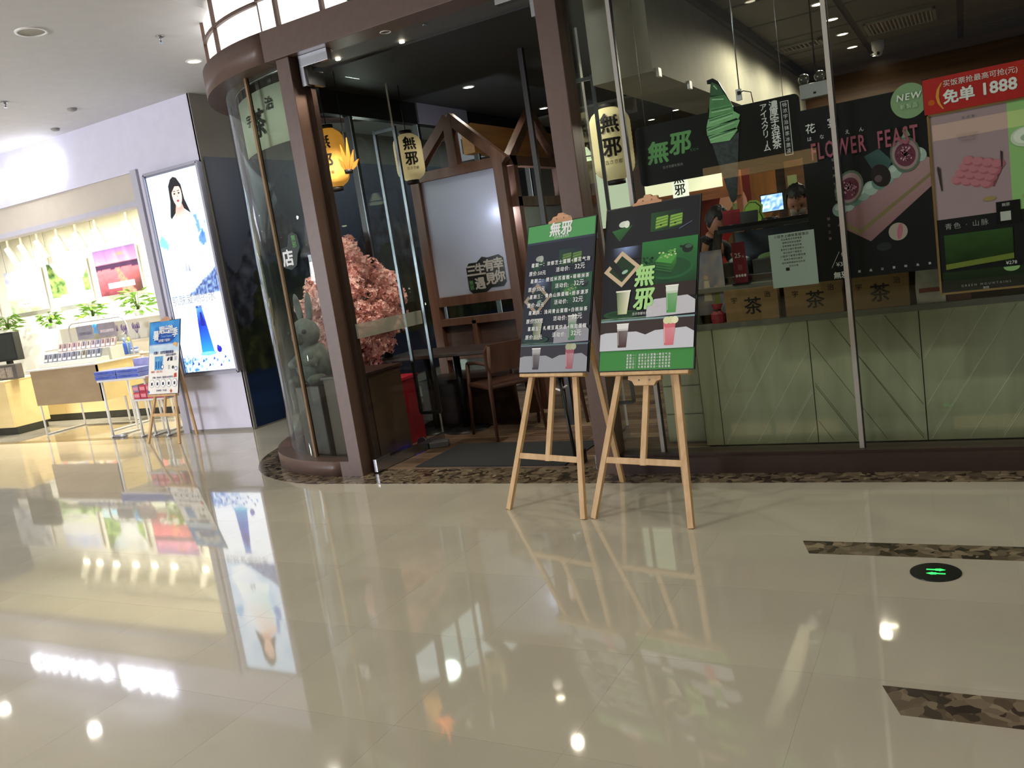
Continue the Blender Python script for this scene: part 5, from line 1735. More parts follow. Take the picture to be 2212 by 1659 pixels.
back_panel(1602, 380, 1700, 640, 9.8, mat('amber_wood_wall', '8a5a2a', 0.5, col2='6a4420', vscale=5, stretch=(2, 1, 0.3)), 'amber_partition', 'amber wood partition between the two pale green columns', 'partition')
q = at(1672, 436, Y=9.3)
g = thing('menu_screen', q, 'bright bluish screen on the amber wood partition', 'screen')
MB().box(-0.14, 0.10, 0, 0.03, -0.10, 0.09).build('bezel', M_black, g)
p = Print(0.22, 0.17)
p.grid(9, 7, lambda u, v: mixc('6fa0d8', 'eef8ff', 0.5 + 1.3 * nz(u * 9, v * 9)))
p.build('picture', M_printlit, g, M=Matrix.Translation((-0.02, -0.001, -0.09)))
MB().box(-0.04, 0.0, 0.03, 0.5, -0.02, 0.02).build('arm', M_black, g)
q = at(1468, 402, Y=8.0)
g = thing('small_lit_sign', q, 'small glowing white sign with black 無邪 above the right big easel', 'sign')
MB().box(-0.075, 0.075, 0, 0.03, -0.12, 0.14, bev=0.004).build('body', mat('lit_white_sign', 'f0f2dc', 0.5, emit='f6f8e0', estr=0.85), g)
lettering('無', 0.11, (0, -0.003, 0.07), M_ink, g, bold=0.02)
lettering('邪', 0.11, (0, -0.003, -0.04), M_ink, g, bold=0.02)
MB().tube([(0, 0.015, 0.14), (0, 0.015, 3.148 - q.z)], 0.006, 6).build('hanger', M_black, g)
q = at(1325, 418, Y=8.2)
g = thing('lit_menu_board', q, 'plain pale green glowing board below the big cream lantern', 'board')
MB().box(-0.17, 0.17, 0, 0.03, -0.33, 0.22).build('body', mat('lit_celadon', 'c9d8b8', 0.5, emit='d4e4c4', estr=0.62), g)
MB().box(-0.185, 0.185, 0.01, 0.05, -0.345, -0.33).box(-0.185, 0.185, 0.01, 0.05, 0.22, 0.235).build('frame', M_black, g)
MB().box(-0.02, 0.02, 0.03, 0.06, -q.z + 0.002, 0.2).build('stand', M_black, g)
q = at(1265, 334, Y=6.9)
g = thing('cone_lamp', q, 'small conical glowing lamp left of the big cream lantern', 'lamp')
MB().lathe([(0.075, -0.05), (0.07, -0.03), (0.02, 0.06)], n=20, cap=False).build('shade', mat('lamp_green_glow', 'd8e8b8', 0.5, emit='dcecc0', estr=1.1), g)
MB().lathe([(0.076, -0.028), (0.073, -0.018)], n=20, cap=False).build('band', M_ink, g)
MB().tube([(0, 0, 0.06), (0, 0, ZK - q.z)], 0.003, 6).build('cord', M_ink, g)


# ------------------------------------------------------------------ the two people behind the counter
def human(name, loc, rz, label, lean, headtilt, shirt, reach, mask=False, s=1.0):
    """one continuous figure: joints grown with a Skin modifier; lean = forward bend of the trunk"""
    t = thing(name, loc, label, 'person', rz)
    V, E, R = [], [], []

    def v(p, r, frm=None):
        V.append(Vector(p) * s)
        R.append(r * s if not isinstance(r, tuple) else (r[0] * s, r[1] * s))
        if frm is not None:
            E.append((frm, len(V) - 1))
        return len(V) - 1
    sl, cl_2 = sin(lean), cos(lean)

    def T(x, y, z):            # trunk point, bent forward (towards -Y) about the hips at z = 0.95
        h = z - 0.95
        return (x, y * cl_2 - h * sl, 0.95 + h * cl_2 + y * sl * 0)
    pel = v((0, 0, 0.95), (0.15, 0.11))
    wa = v(T(0, 0, 1.10), (0.135, 0.10), pel)
    ch = v(T(0, 0, 1.28), (0.155, 0.115), wa)
    up_ = v(T(0, 0, 1.40), (0.12, 0.09), ch)
    nk = v(T(0, -0.01, 1.49), 0.055, up_)
    n2 = v(T(0, -0.03, 1.54), 0.052, nk)
    for sx in (-1, 1):
        hip = v((sx * 0.10, 0, 0.88), 0.095, pel)
        kn = v((sx * 0.11, -0.02, 0.48), 0.060, hip)
        an = v((sx * 0.115, 0.02, 0.09), 0.040, kn)
        v((sx * 0.12, -0.13, 0.045), 0.036, an)
        sh = v(T(sx * 0.19, 0, 1.385), 0.058, up_)
        eb = Vector(T(sx * 0.25, 0.0, 1.385)) + Vector((0, -0.10, -0.26))
        e_ = v(eb, 0.042, sh)
        hd_ = eb + Vector((-sx * 0.07, -0.22, reach))
        w_ = v(hd_, 0.028, e_)
        pl = v(hd_ + Vector((-sx * 0.01, -0.06, 0)), (0.036, 0.018), w_)
        for q_, (dx, ln) in enumerate(((-0.03, 0.068), (-0.01, 0.078), (0.01, 0.072), (0.028, 0.058))):
            k1 = v(hd_ + Vector((dx, -0.095, 0)), 0.0095, pl)
            k2 = v(hd_ + Vector((dx, -0.095 - ln * 0.5, -0.008)), 0.0085, k1)
            v(hd_ + Vector((dx, -0.095 - ln * 0.85, -0.03)), 0.0075, k2)
        th_ = v(hd_ + Vector((-sx * 0.035, -0.05, 0)), 0.011, w_)
        v(hd_ + Vector((-sx * 0.055, -0.09, -0.01)), 0.009, th_)
    me = bpy.data.meshes.new('body')
    me.from_pydata([tuple(p) for p in V], E, [])
    o = bpy.data.objects.new('tmp', me)
    COL.objects.link(o)
    m = o.modifiers.new('s', 'SKIN')
    for i, r in enumerate(R):
        sv = me.skin_vertices[0].data[i]
        sv.radius = r if isinstance(r, tuple) else (r, r)
        sv.use_root = (i == 0)
    o.modifiers.new('u', 'SUBSURF').levels = 2
    bpy.context.view_layer.update()
    dg = bpy.context.evaluated_depsgraph_get()
    b = bmesh.new()
    b.from_mesh(bpy.data.meshes.new_from_object(o.evaluated_get(dg)))
    bpy.data.objects.remove(o)
    # head: a shaped ovoid with brow, nose, lips, chin and ears, joined at the neck
    hc = Vector(T(0, -0.035, 1.645)) * s
    HM = Matrix.Translation(hc) @ Matrix.Rotation(lean * 0.6 + headtilt, 4, 'X')
    hn = len(b.verts)
    bmesh.ops.create_uvsphere(b, u_segments=32, v_segments=24, radius=1)
    b.verts.ensure_lookup_table()
    for q_ in b.verts[hn:]:
        x, y_, z = q_.co
        f = max(0, -y_)
        wd = 0.078 * (1 - 0.22 * max(0, -z) ** 1.3)
        co = Vector((x * wd, y_ * 0.098, z * 0.118))
        if f > 0.3:
            co.y -= 0.022 * math.exp(-((x / 0.16) ** 2 + ((z + 0.16) / 0.20) ** 2))      # nose
            co.y -= 0.007 * math.exp(-((x / 0.3) ** 2 + ((z + 0.46) / 0.08) ** 2))       # lips
            co.y -= 0.010 * math.exp(-((x / 0.3) ** 2 + ((z + 0.78) / 0.16) ** 2))       # chin
            for e_ in (-1, 1):
                co.y += 0.011 * math.exp(-(((x - e_ * 0.38) / 0.16) ** 2 + ((z - 0.06) / 0.10) ** 2))   # eye sockets
            co.y -= 0.005 * math.exp(-(((z - 0.22) / 0.08) ** 2)) * (abs(x) < 0.7)
        q_.co = HM @ (co * s)
    for e_ in (-1, 1):
        bmesh.ops.create_uvsphere(b, u_segments=10, v_segments=8, radius=1, matrix=HM @ Matrix.Translation((e_ * 0.076 * s, 0.008 * s, -0.005 * s)) @ Matrix.Diagonal((0.010 * s, 0.018 * s, 0.032 * s, 1)))
    # inks by region
    for f in b.faces:
        f.smooth = True
        c = f.calc_center_median() / s
        headish = (c - hc / s).length < 0.15
        hand = c.y < -0.30 and abs(c.x) > 0.05 and c.z < 1.36 and not headish
        if headish or hand:
            f.material_index = 0
        elif c.z < 0.95:
            f.material_index = 2 if c.z > 0.08 else 3
        else:
            f.material_index = 1
    m2 = bpy.data.meshes.new('body')
    b.to_mesh(m2)
    b.free()
    link_mesh('body', m2, [mat('skin', '9a6c54', 0.55, var=0.04), shirt, mat('dark_trousers', '1c1d22', 0.8, var=0.1), mat('black_shoes', '111111', 0.4, var=0.1)], t)
    # hair cap with a ragged fringe
    hb = bmesh.new()
    bmesh.ops.create_uvsphere(hb, u_segments=36, v_segments=24, radius=1)
    for q_ in list(hb.verts):
        x, y_, z = q_.co
        if (y_ < -0.35 and z < 0.42 + 0.12 * sin(x * 14)) or z < -0.45:
            hb.verts.remove(q_)
            continue
        k_ = 1 + 0.05 * noise.noise(Vector((x * 5, y_ * 5, z * 5))) + (0.10 if z > 0.4 else 0) * (0.6 + noise.noise(Vector((x * 9, y_ * 9, 3))))
        q_.co = HM @ (Vector((x * 0.087, y_ * 0.108 + 0.004, z * 0.127 + 0.006)) * k_ * s)
    for f in hb.faces:
        f.smooth = True
    hm_ = bpy.data.meshes.new('hair')
    hb.to_mesh(hm_)
    hb.free()
    link_mesh('hair', hm_, mat('black_hair', '100d0c', 0.55, var=0.3, vscale=60, bump=0.4, bscale=150), t)
    for e_ in (-1, 1):
        MB().ball(HM @ Vector((e_ * 0.031 * s, -0.083 * s, 0.006 * s)), 0.009 * s, 10, 8).build('eye', M_ink, t)
    if mask:
        k = MB()
        k.ball((0, 0, 0), 1, 18, 12, HM @ Matrix.Translation((0, -0.058 * s, -0.05 * s)), (0.062 * s, 0.052 * s, 0.05 * s))
        k.build('face_mask', mat('grey_mask', '8a8078', 0.8, var=0.05), t)
    return t


h1 = at(1556, 476, Y=6.95)
human('person', (h1.x - 0.34, h1.y + 0.27, 0.004), 0.9, 'person with short dark hair bowing over the display case beside the right big easel', 0.55, 0.45,
      mat('black_shirt', '16181c', 0.8, var=0.1), -0.08, s=0.97)
h2 = at(1716, 452, Y=6.75)
human('person', (h2.x - 0.02, h2.y + 0.30, 0.004), 0.15, 'person with black fringe and grey face mask looking down behind the notice', 0.36, 0.35,
      mat('black_apron', '141414', 0.8, var=0.1), -0.10, True, 0.97)

# ================================================================== COSMETICS SHOP ON THE LEFT
M_shopwall = mat('shop_white', 'f6f3e6', 0.6, var=0.01)
struct(MB().box(-16, -8.10, 9.0, 9.12, 0, 3.2).build('wall_shop_back', M_shopwall))
struct(MB().box(-16, -8.10, YS + 0.18, 9.0, 3.03, 3.12).build('ceiling_shop', M_shopwall))
struct(MB().box(-8.22, -8.10, YS + 0.18, 9.0, 0, 3.03).build('wall_shop_side', M_shopwall))
# header band recessed over the opening, jamb and its edge trim
struct(MB().box(-16, -8.10, YS + 0.03, YS + 0.16, 2.72, 3.03).build('trim_11', mat('cream_grey_header', 'c9c0b4', 0.6, var=0.02)))
struct(MB().box(-16, -8.10, YS + 0.00, YS + 0.18, 2.66, 2.72).build('trim_12', mat('jamb_grey', 'bdbbc8', 0.6, var=0.02)))
struct(MB().box(-8.20, -8.10, YS - 0.03, YS + 0.18, 0, 3.05).build('trim_13', mat('jamb_grey', 'bdbbc8', 0.6)))

# glowing channel letters
sg = thing('shop_sign', (-10.9, YS, 3.30), 'glowing white letters CHANDO 自然堂 on the wall above the cosmetics shop', 'sign')
M_glow_sign = mat('sign_letter_glow', 'ffffff', 0.5, emit='f4f6ff', estr=3.6)
for x, ch in zip((-12.32, -12.0, -11.70, -11.38, -11.06, -10.74), 'CHANDO'):
    lettering(ch, 0.36, (x, YS - 0.05, 3.31), M_glow_sign, sg, world=True, extrude=0.03)
for x, ch in zip((-10.28, -9.90, -9.52), '自然堂'):
    lettering(ch, 0.37, (x, YS - 0.05, 3.31), M_glow_sign, sg, world=True, extrude=0.03)

# lightbox advert on the pillar
lx0, lx1, lz0, lz1 = -7.96, -7.09, 0.68, 2.95
LBX = thing('advert_lightbox', ((lx0 + lx1) / 2, YS, lz0), 'tall glowing advert lightbox with a woman in white and a blue bottle', 'lightbox')
w_, h_ = lx1 - lx0, lz1 - lz0
MB().box(-w_ / 2, w_ / 2, -0.055, 0.0, 0, h_, bev=0.003).build('case', mat('lightbox_aluminium', '9a9aa8', 0.35, metal=0.6, var=0.03), LBX)
p = Print(w_ - 0.07, h_ - 0.07)


def adbg(a, b):
    c = 'f4f8fe'
    if b > 0.39:
        k = fbm(a * 2.2, b * 5, 3)
        c = mixc(c, 'cfe4f8', 0.6 + 1.4 * k)
        # distant blue rocks
        for cu, ct_, r, col in ((0.10, 0.66, 0.09, '8ac4ea'), (0.80, 0.72, 0.12, '74a8e2'), (0.86, 0.66, 0.08, '5f94da')):
            d = sqrt(((a - cu) / r) ** 2 + ((b - ct_) / (r * 0.42)) ** 2)
            if d + 0.8 * nz(a * 12, b * 12) < 0.85:
                c = mixc(c, col, 0.75)
        if a > 0.36 and b < 0.385 + 0.20 * (a - 0.36) + 0.015 * nz(a * 9, 1):
            c = mixc('3a4c80', 'b4c8ec', 0.55 + nz(a * 30, b * 60))
    elif b < 0.075 + 0.03 * nz(a * 8, 5):
        c = mixc('f4f8fe', '5c9ce0', max(0, 0.75 - a) * (0.5 + 1.8 * nz(a * 26, b * 50)) * 1.4)
    return c


p.grid(44, 110, adbg)
# woman: hair, face, neck, white dress
hair = [(0.46, 0.965), (0.40, 0.935), (0.385, 0.86), (0.33, 0.79), (0.34, 0.775), (0.44, 0.80), (0.60, 0.82), (0.72, 0.79), (0.735, 0.785), (0.66, 0.86), (0.645, 0.93), (0.58, 0.967), (0.52, 0.975)]
p.poly([(0.30, 0.70), (0.36, 0.765), (0.45, 0.79), (0.62, 0.80), (0.74, 0.775), (0.80, 0.70), (0.74, 0.58), (0.80, 0.50), (0.10, 0.49), (0.22, 0.60)], ['f8fbff', 'f4faff', 'fdf2ee', 'f6e4de', 'f2f8fe', 'e8f4fc', 'e0f2f4', 'f8fcff', 'ffffff', 'f2f8ff'])
p.poly(hair[::-1], '2e2634')
p.poly([(0.48, 0.84), (0.60, 0.84), (0.64, 0.795), (0.78, 0.76), (0.80, 0.73), (0.66, 0.755), (0.50, 0.785), (0.42, 0.78)], ['e0bdb2', 'd8b2a8', 'ecd2ca', 'f2dcd6', 'f6e4de', 'f8ecea', 'f4dcd4', 'ecd0c8'])
p.oval(0.535, 0.888, 0.095, 0.058, 'f0d4ca')
p.oval(0.535, 0.862, 0.07, 0.038, 'f2d8ce')
p.poly([(0.44, 0.90), (0.45, 0.94), (0.52, 0.952), (0.60, 0.945), (0.635, 0.905), (0.60, 0.925), (0.52, 0.928)], '2e2634')
for e_ in (-1, 1):
    p.oval(0.535 + e_ * 0.042, 0.893, 0.019, 0.0042, '3a2a2e', 10)
    p.poly([(0.535 + e_ * 0.018, 0.902), (0.535 + e_ * 0.065, 0.904), (0.535 + e_ * 0.064, 0.907), (0.535 + e_ * 0.02, 0.906)], '5c4440')
p.poly([(0.527, 0.874), (0.549, 0.874), (0.541, 0.893), (0.535, 0.893)], 'e0bcb0')
p.oval(0.537, 0.857, 0.024, 0.0058, 'c26a78', 12)
p.poly([(0.40, 0.50), (0.44, 0.56), (0.47, 0.50)], 'c4c8da')
p.poly([(0.46, 0.49), (0.49, 0.55), (0.53, 0.49)], 'b4b8d0')
p.poly([(0.10, 0.415), (0.35, 0.395), (0.55, 0.44), (0.66, 0.50), (0.30, 0.52), (0.05, 0.50)], ['f2f8ff', 'fafcff', 'f8fbff', 'e6f0fc', 'fdfeff', 'f4faff'])
# blue bottle with a silver-blue cap
B_ = lambda u, t: (u + 0.055 * (0.30 - t), t)
p.poly([B_(0.39, 0.09), B_(0.66, 0.09), B_(0.645, 0.10), B_(0.60, 0.245), B_(0.44, 0.245), B_(0.40, 0.10)], ['8fd4ea', '7ccce8', '4fb4e4', '2a66d8', '2658c8', '58b8e0'])
p.poly([B_(0.44, 0.245), B_(0.60, 0.245), B_(0.575, 0.325), B_(0.465, 0.325)], ['2a5ad0', '2450c4', '7fb4e8', '8fc0ee'])
p.poly([B_(0.49, 0.23), B_(0.57, 0.23), B_(0.55, 0.30), B_(0.515, 0.30)], '1c3cae')
p.rect(0.455, 0.322, 0.585, 0.334, '3f7cc8')
p.oval(0.53, 0.088, 0.16, 0.010, '9fdcf0')
p.oval(0.76, 0.105, 0.05, 0.018, '2c3cc0', 7)
p.oval(0.745, 0.118, 0.025, 0.010, '4a5ce0', 6)
for k in range(14):
    u, t_ = 0.16 + 0.055 * k, 0.035 + 0.02 * sin(k * 1.7)
    p.poly([(u, t_), (u + 0.05, t_ + 0.006), (u + 0.03, t_ + 0.02)], ['4a80c8', '78b0e4', '2f62b0', 'a4ccf0'][k % 4])
p.build('backlit_film', M_printlit, LBX, M=Matrix.Translation((0, -0.056, 0.035)))
lettering('肌肤爱喝的水', 0.115, (-0.03, -0.066, h_ * 0.372), mat('thin_grey_ink', '6a7480', 0.5, emit='6a7480', estr=1.2), LBX)
lettering('雪域冰川水 保湿修护', 0.036, (-0.02, -0.066, h_ * 0.335), mat('pale_grey_ink', 'a0acb8', 0.5, emit='a0acb8', estr=1.6), LBX, spacing=1.2)
lettering('冰肌水', 0.034, (0.20, -0.066, h_ * 0.275), mat('pale_grey_ink', 'a0acb8', 0.5), LBX)
for a_, b2 in (((-w_ / 2, 0), (-w_ / 2, h_)), ((w_ / 2, 0), (w_ / 2, h_)), ((-w_ / 2, 0), (w_ / 2, 0)), ((-w_ / 2, h_), (w_ / 2, h_))):
    MB().bar((a_[0] * 0.975, -0.062, a_[1]), (b2[0] * 0.975, -0.062, b2[1]), 0.03, 0.024, (0, 1, 0)).build('frame_bar', mat('lightbox_frame', 'b4b4c4', 0.3, metal=0.5, var=0.03), LBX)

# mountain mural on the side wall of the passage
ML, MH = 7.6, 2.98
mu = thing('mountain_mural', (XM + 0.02, YS + 0.03 + ML / 2, 0.02), 'dark mural of a pine covered mountain above a deep blue lake on the passage wall', 'mural', radians(90))


def mural(a, b):
    x, z = a * ML, b * MH
    ridge = 1.95 + 0.6 * math.exp(-((x - 3.1) / 0.5) ** 2) + 0.75 * fbm(x * 0.55 + 7.4, 0.3) + 0.5 * math.exp(-((x - 0.75) / 0.55) ** 2) - 0.25 * math.exp(-((x - 0.2) / 0.2) ** 2) + 0.25 * fbm(x * 2.2, 4)
    if z > ridge:
        return mixc('4a4f60', '6a6f7c', (z - ridge) / 1.2 + 0.2 * fbm(x, z))
    lake = 0.62 + 0.06 * fbm(x * 1.4, 9) + 0.05 * fbm(x * 8, 2)
    if z < lake:
        return mixc('0c1a34', '16325c', 0.6 - abs(z - 0.35) + 0.8 * fbm(x * 1.2, z * 5))
    n = fbm(x * 2.6, z * 3.2, 1.0, 5)
    f = fbm(x * 9, z * 9, 2.0, 3)
    if z > ridge - 0.55 + 0.5 * n:
        return mixc('23252e', '5c5f6e', 0.45 + 1.6 * f + n)
    g_ = mixc('0f1512', '2f3620', 0.45 + 1.5 * n)
    return mixc(g_, '4a4c28', max(0, f * 1.8))


p = Print(ML, MH)
p.grid(300, 120, mural)
p.build('printed_picture', mat('x', '000000') if False else M_print, mu)
MB().box(-ML / 2 - 0.012, -ML / 2, -0.012, 0.002, 0, MH).build('edge_trim', mat('mural_trim', '55565c', 0.4, metal=0.5, var=0.05), mu)

# ------------------------------------------------------------------ pictures, spots, plants at the back wall
YW = 8.96


def landscape(kind):
    def f(a, b):
        if kind == 0:      # pale sky, snow hill, meadow
            if b > 0.66:
                return mixc('aeb8e6', 'f2f4ff', 0.5 + 1.4 * fbm(a * 3, b * 4))
            if b > 0.35:
                return mixc('f6f6fa', 'b0a89c', max(0, (a - 0.75) * 3) * (0.5 + nz(a * 12, b * 12)))
            return mixc('e6eed2', '6fa04c', max(0, 0.45 - b * 1.2) + 0.9 * fbm(a * 9, b * 9))
        if kind == 1:      # alpine valley and river
            v = abs(a - 0.62) * 1.25 + 0.28 + 0.12 * fbm(a * 6, 1)
            if b > v:
                return mixc('f8fcff', 'bfd8ea', 0.9 - a * 1.6 + fbm(a * 3, b * 3))
            if b < 0.2 + 0.06 * a:
                return mixc('7fc0e4', 'e4f4fc', 0.5 + 1.2 * fbm(a * 4, b * 12))
            if abs(a - 0.62) < 0.22:
                return mixc('9aa4ac', 'e8ecf0', 0.5 + 1.5 * fbm(a * 8, b * 8))
            return mixc('3c5a34', '9ab46a', 0.45 + 1.6 * fbm(a * 9, b * 9))
        if kind == 2:      # violet dusk over a pink field
            if b > 0.68:
                c = mixc('d888a4', '7a5a9c', (b - 0.68) / 0.3)
                return mixc(c, 'e8895c', max(0, 1 - sqrt(((a - 0.62) / 0.2) ** 2 + ((b - 0.86) / 0.05) ** 2)))
            if b > 0.56 + 0.05 * fbm(a * 6, 2):
                return '3a2440'
            c = mixc('6a3440', 'cf6a78', b / 0.56 + 0.5 * fbm(a * 9, b * 14))
            if abs(a - 0.5 - (0.56 - b) * 0.35) < 0.03 + (0.56 - b) * 0.22:
                return mixc('c87a64', 'a05a58', 0.5 + nz(a * 20, b * 20))
            return mixc(c, '44302c', max(0, (a - 0.5) * 1.5) * (0.7 - b) * 2 + 0.2)
        return mixc('8b94a8', 'e8eaf0', 0.5 + 1.6 * fbm(a * 5, b * 5))
    return f


M_printbright = print_mat('glossy_print', 0.3)
pics = [(at(203, 545, Y=YW), at(316, 625, Y=YW), 2, 'square picture of a violet dusk over a pink field hung on the shop wall'),
        (at(103, 567, Y=YW), at(208, 655, Y=YW), 1, 'square picture of an alpine valley with a blue river hung on the shop wall'),
        (at(11, 585, Y=YW), at(110, 672, Y=YW), 0, 'square picture of a pale hill and meadow hung on the shop wall'),
        (at(-95, 603, Y=YW), at(12, 690, Y=YW), 3, 'grey rocky picture cut by the left edge of the photo')]
for a, b, kd, l in pics:
    w2, h2 = 1.02, 0.72
    t = thing('wall_picture', ((a.x + b.x) / 2, YW - 0.04, (a.z + b.z) / 2 - h2 / 2), l, 'picture')
    MB().box(-w2 / 2, w2 / 2, 0.0, 0.03, 0, h2).build('panel', M_white, t)
    p = Print(w2, h2)
    p.grid(48, 36, landscape(kd))
    if kd < 3:
        p.rect(0.22, 0.14, 0.84, 0.26, 'f4f4f4')
    p.build('printed_picture', M_printbright, t, M=Matrix.Translation((0, -0.001, 0)))
    if kd < 3:
        lettering('肌肤之美 源自然', 0.04, (0.02, -0.008, h2 * 0.20), M_txtdark, t, spacing=1.1)
    for x in (-w2 / 2 + 0.08, w2 / 2 - 0.08):
        MB().tube([(x, 0.01, h2), (x, 0.01, 3.03 - (a.z + b.z) / 2 + h2 / 2)], 0.003, 5).build('wire', M_steel, t)

M_can = mat('white_spot_can', 'dcd8c8', 0.5, var=0.02)
rail = tag(MB().box(-13.5, -9.6, 8.38, 8.42, 2.99, 3.03).build('spot_rail', M_white), 'white ceiling rail that carries the row of spot lamps', 'rail')
spots = [(22, 552), (50, 545), (85, 536), (127, 528), (168, 520), (210, 511), (277, 494)]
ords = ['leftmost white spot can on the shop ceiling rail', 'second white spot can from the left on the shop rail', 'third white spot can from the left on the shop rail', 'middle white spot can of the seven on the shop rail',
        'third white spot can from the right on the shop rail', 'second white spot can from the right on the shop rail', 'rightmost white spot can on the shop ceiling rail']
for (px, py), l in zip(spots, ords):
    q = at(px, py, Y=8.4)
    t = thing('spot_lamp', (q.x, 8.4, 2.99), l, 'lamp')
    d = 2.99 - q.z
    MB().tube([(0, 0, 0), (0, 0, -max(0.05, d - 0.1))], 0.018, 8).build('stem', M_can, t)
    MB().tube([(-0.03, 0.0, -d + 0.12), (0.05, 0.05, -d - 0.14)], [0.055, 0.06], 16).build('can', M_can, t)
    MB().tube([(0.046, 0.048, -d - 0.13), (0.052, 0.052, -d - 0.15)], 0.05, 16).build('lens', M_glow_lamp, t)

# shelf with potted plants
shf = tag(MB().box(-13.6, -8.3, 8.42, 8.98, 1.40, 1.43, bev=0.003).build('wall_shelf', M_white), 'long white shelf under the landscape pictures that holds the potted plants', 'shelf')
M_leaf = mat('leaf_green', '5a8a2c', 0.5, col2='8fb84a', vscale=4)
lb_ = bmesh.new()
lp = [(0, 0, 0), (0.022, 0.03, 0.006), (0.024, 0.06, 0.008), (0.0, 0.10, 0.0), (-0.024, 0.06, 0.008), (-0.022, 0.03, 0.006)]
cv = lb_.verts.new((0, 0.05, -0.006))
ring_ = [lb_.verts.new(q) for q in lp]
for i in range(6):
    lb_.faces.new([cv, ring_[i], ring_[(i + 1) % 6]])
lme = bpy.data.meshes.new('leaf')
lb_.to_mesh(lme)
lb_.free()
lme.materials.append(M_leaf)
random.seed(21)
for (px, py), sz, l in (((18, 700), 1.25, 'bushy potted green plant at the left end of the shop shelf'), ((112, 692), 1.0, 'small leafy potted plant second from the left on the shelf'),
                        ((203, 678), 1.15, 'loose leafy potted plant third from the left on the shelf'), ((300, 665), 1.55, 'widest trailing potted plant under the violet picture')):
    q = at(px, py + 12, Y=8.58)
    t = thing('potted_plant', (q.x, 8.58, 1.43), l, 'plant')
    MB().lathe([(0.055, 0), (0.075, 0.09), (0.078, 0.095), (0.070, 0.095), (0.066, 0.085)], n=18).build('pot', M_white, t)
    st_ = MB()
    for k in range(52):
        a = random.uniform(0, 6.28)
        r = random.uniform(0.02, 0.15) * sz
        hh = 0.07 + random.uniform(0.0, 0.2) * sz
        st_.tube([(0, 0, 0.08), (0.4 * r * cos(a), 0.4 * r * sin(a), hh), (r * cos(a), r * sin(a), hh)], 0.003, 4)
        o = bpy.data.objects.new('leaf', lme)
        COL.objects.link(o)
        o.parent = t
        o.location = (r * cos(a), r * sin(a), hh)
        o.rotation_euler = (random.uniform(-0.7, 0.4), random.uniform(-0.5, 0.5), a - pi / 2)
        s_ = random.uniform(0.8, 1.3) * (0.7 + 0.45 * sz)
        o.scale = (s_, s_, s_)
    st_.build('stem', mat('stem_green', '5c7a30', 0.6, var=0.05), t)

# lavender bunches on the middle shelf
sh2 = tag(MB().box(-13.6, -8.3, 8.66, 8.98, 1.06, 1.085, bev=0.003).build('wall_shelf', M_white), 'white shelf with little lavender vases below the plant shelf', 'shelf')
for k, px in enumerate((232, 252, 275, 300)):
    q = at(px, 735, Y=8.80)
    t = thing('lavender_vase', (q.x, 8.80, 1.085), ['lavender vase at the left of the four on the white shelf', 'lavender vase second from the left on the white shelf', 'lavender vase with the fullest violet bunch on the shelf', 'lavender vase nearest the small easel on the white shelf'][k], 'vase')
    MB().lathe([(0.03, 0), (0.035, 0.04), (0.018, 0.08), (0.022, 0.09)], n=14).build('vase', M_white, t)
    f_ = MB()
    for j in range(9):
        a = j * 0.7
        x, y_ = 0.06 * cos(a) * (j % 3 + 1) / 3, 0.05 * sin(a)
        f_.tube([(0, 0, 0.08), (x, y_, 0.17 + 0.01 * (j % 4))], 0.002, 4).tube([(x, y_, 0.16), (x * 1.2, y_, 0.23 + 0.01 * (j % 4))], [0.009, 0.004], 5)
    f_.build('lavender', mat('lavender_violet', '8c78c0', 0.7, var=0.15), t)

# back counter and left counter
for x0, x1, y0, zt, l in ((-13.4, -8.35, 8.0, 0.66, 'long beige counter with a dark kick board along the back of the shop'),
                          (-15.0, -12.25, 7.10, 0.80, 'beige counter cut by the left edge of the photo')):
    t = thing('shop_counter', ((x0 + x1) / 2, y0, 0), l, 'counter')
    hw = (x1 - x0) / 2
    n = 5 if hw > 2 else 3
    for i in range(n):
        MB().box(-hw + i * 2 * hw / n + 0.003, -hw + (i + 1) * 2 * hw / n - 0.003, 0, 0.02, 0.11, zt - 0.02).build('front_panel', M_beige, t)
    MB().box(-hw, hw, 0.02, 0.55, 0.11, zt - 0.02).build('carcass', M_beige, t)
    MB().box(-hw, hw, 0.03, 0.50, 0.004, 0.11).build('kick_board', mat('kick_black', '34342c', 0.5, var=0.1), t)
    MB().box(-hw - 0.01, hw + 0.01, -0.02, 0.58, zt - 0.02, zt, bev=0.003).build('top', M_cream, t)


def product(px, py, Y, Z, kind, col, col2, label, s=1.0, group=None):
    q = at(px, py, Y=Y)
    nm = {'bottle': 'cosmetic_bottle', 'box': 'product_box', 'jar': 'cosmetic_jar'}[kind]
    t = thing(nm, (q.x, Y, Z), label, 'bottle' if kind == 'bottle' else ('box' if kind == 'box' else 'jar'), group=group)
    m1, m2 = mat('c_' + col, col, 0.3, var=0.05), mat('c_' + col2, col2, 0.3, var=0.05)
    if kind == 'bottle':
        MB().lathe([(0.024 * s, 0), (0.026 * s, 0.01), (0.021 * s, 0.12 * s), (0.012 * s, 0.14 * s)], n=14).build('body', m1, t)
        MB().lathe([(0.012 * s, 0.14 * s), (0.013 * s, 0.19 * s)], n=12).build('cap', m2, t)
    elif kind == 'jar':
        MB().lathe([(0.04 * s, 0), (0.042 * s, 0.05 * s)], n=16).build('body', m1, t)
        MB().lathe([(0.042 * s, 0.05 * s), (0.041 * s, 0.075 * s)], n=16).build('lid', m2, t)
    else:
        MB().box(-0.06 * s, 0.06 * s, -0.02, 0.05, 0, 0.12 * s, bev=0.002).build('carton', m1, t)
        MB().box(-0.05 * s, 0.05 * s, -0.021, -0.02, 0.02 * s, 0.06 * s).build('label_patch', m2, t)
    return t


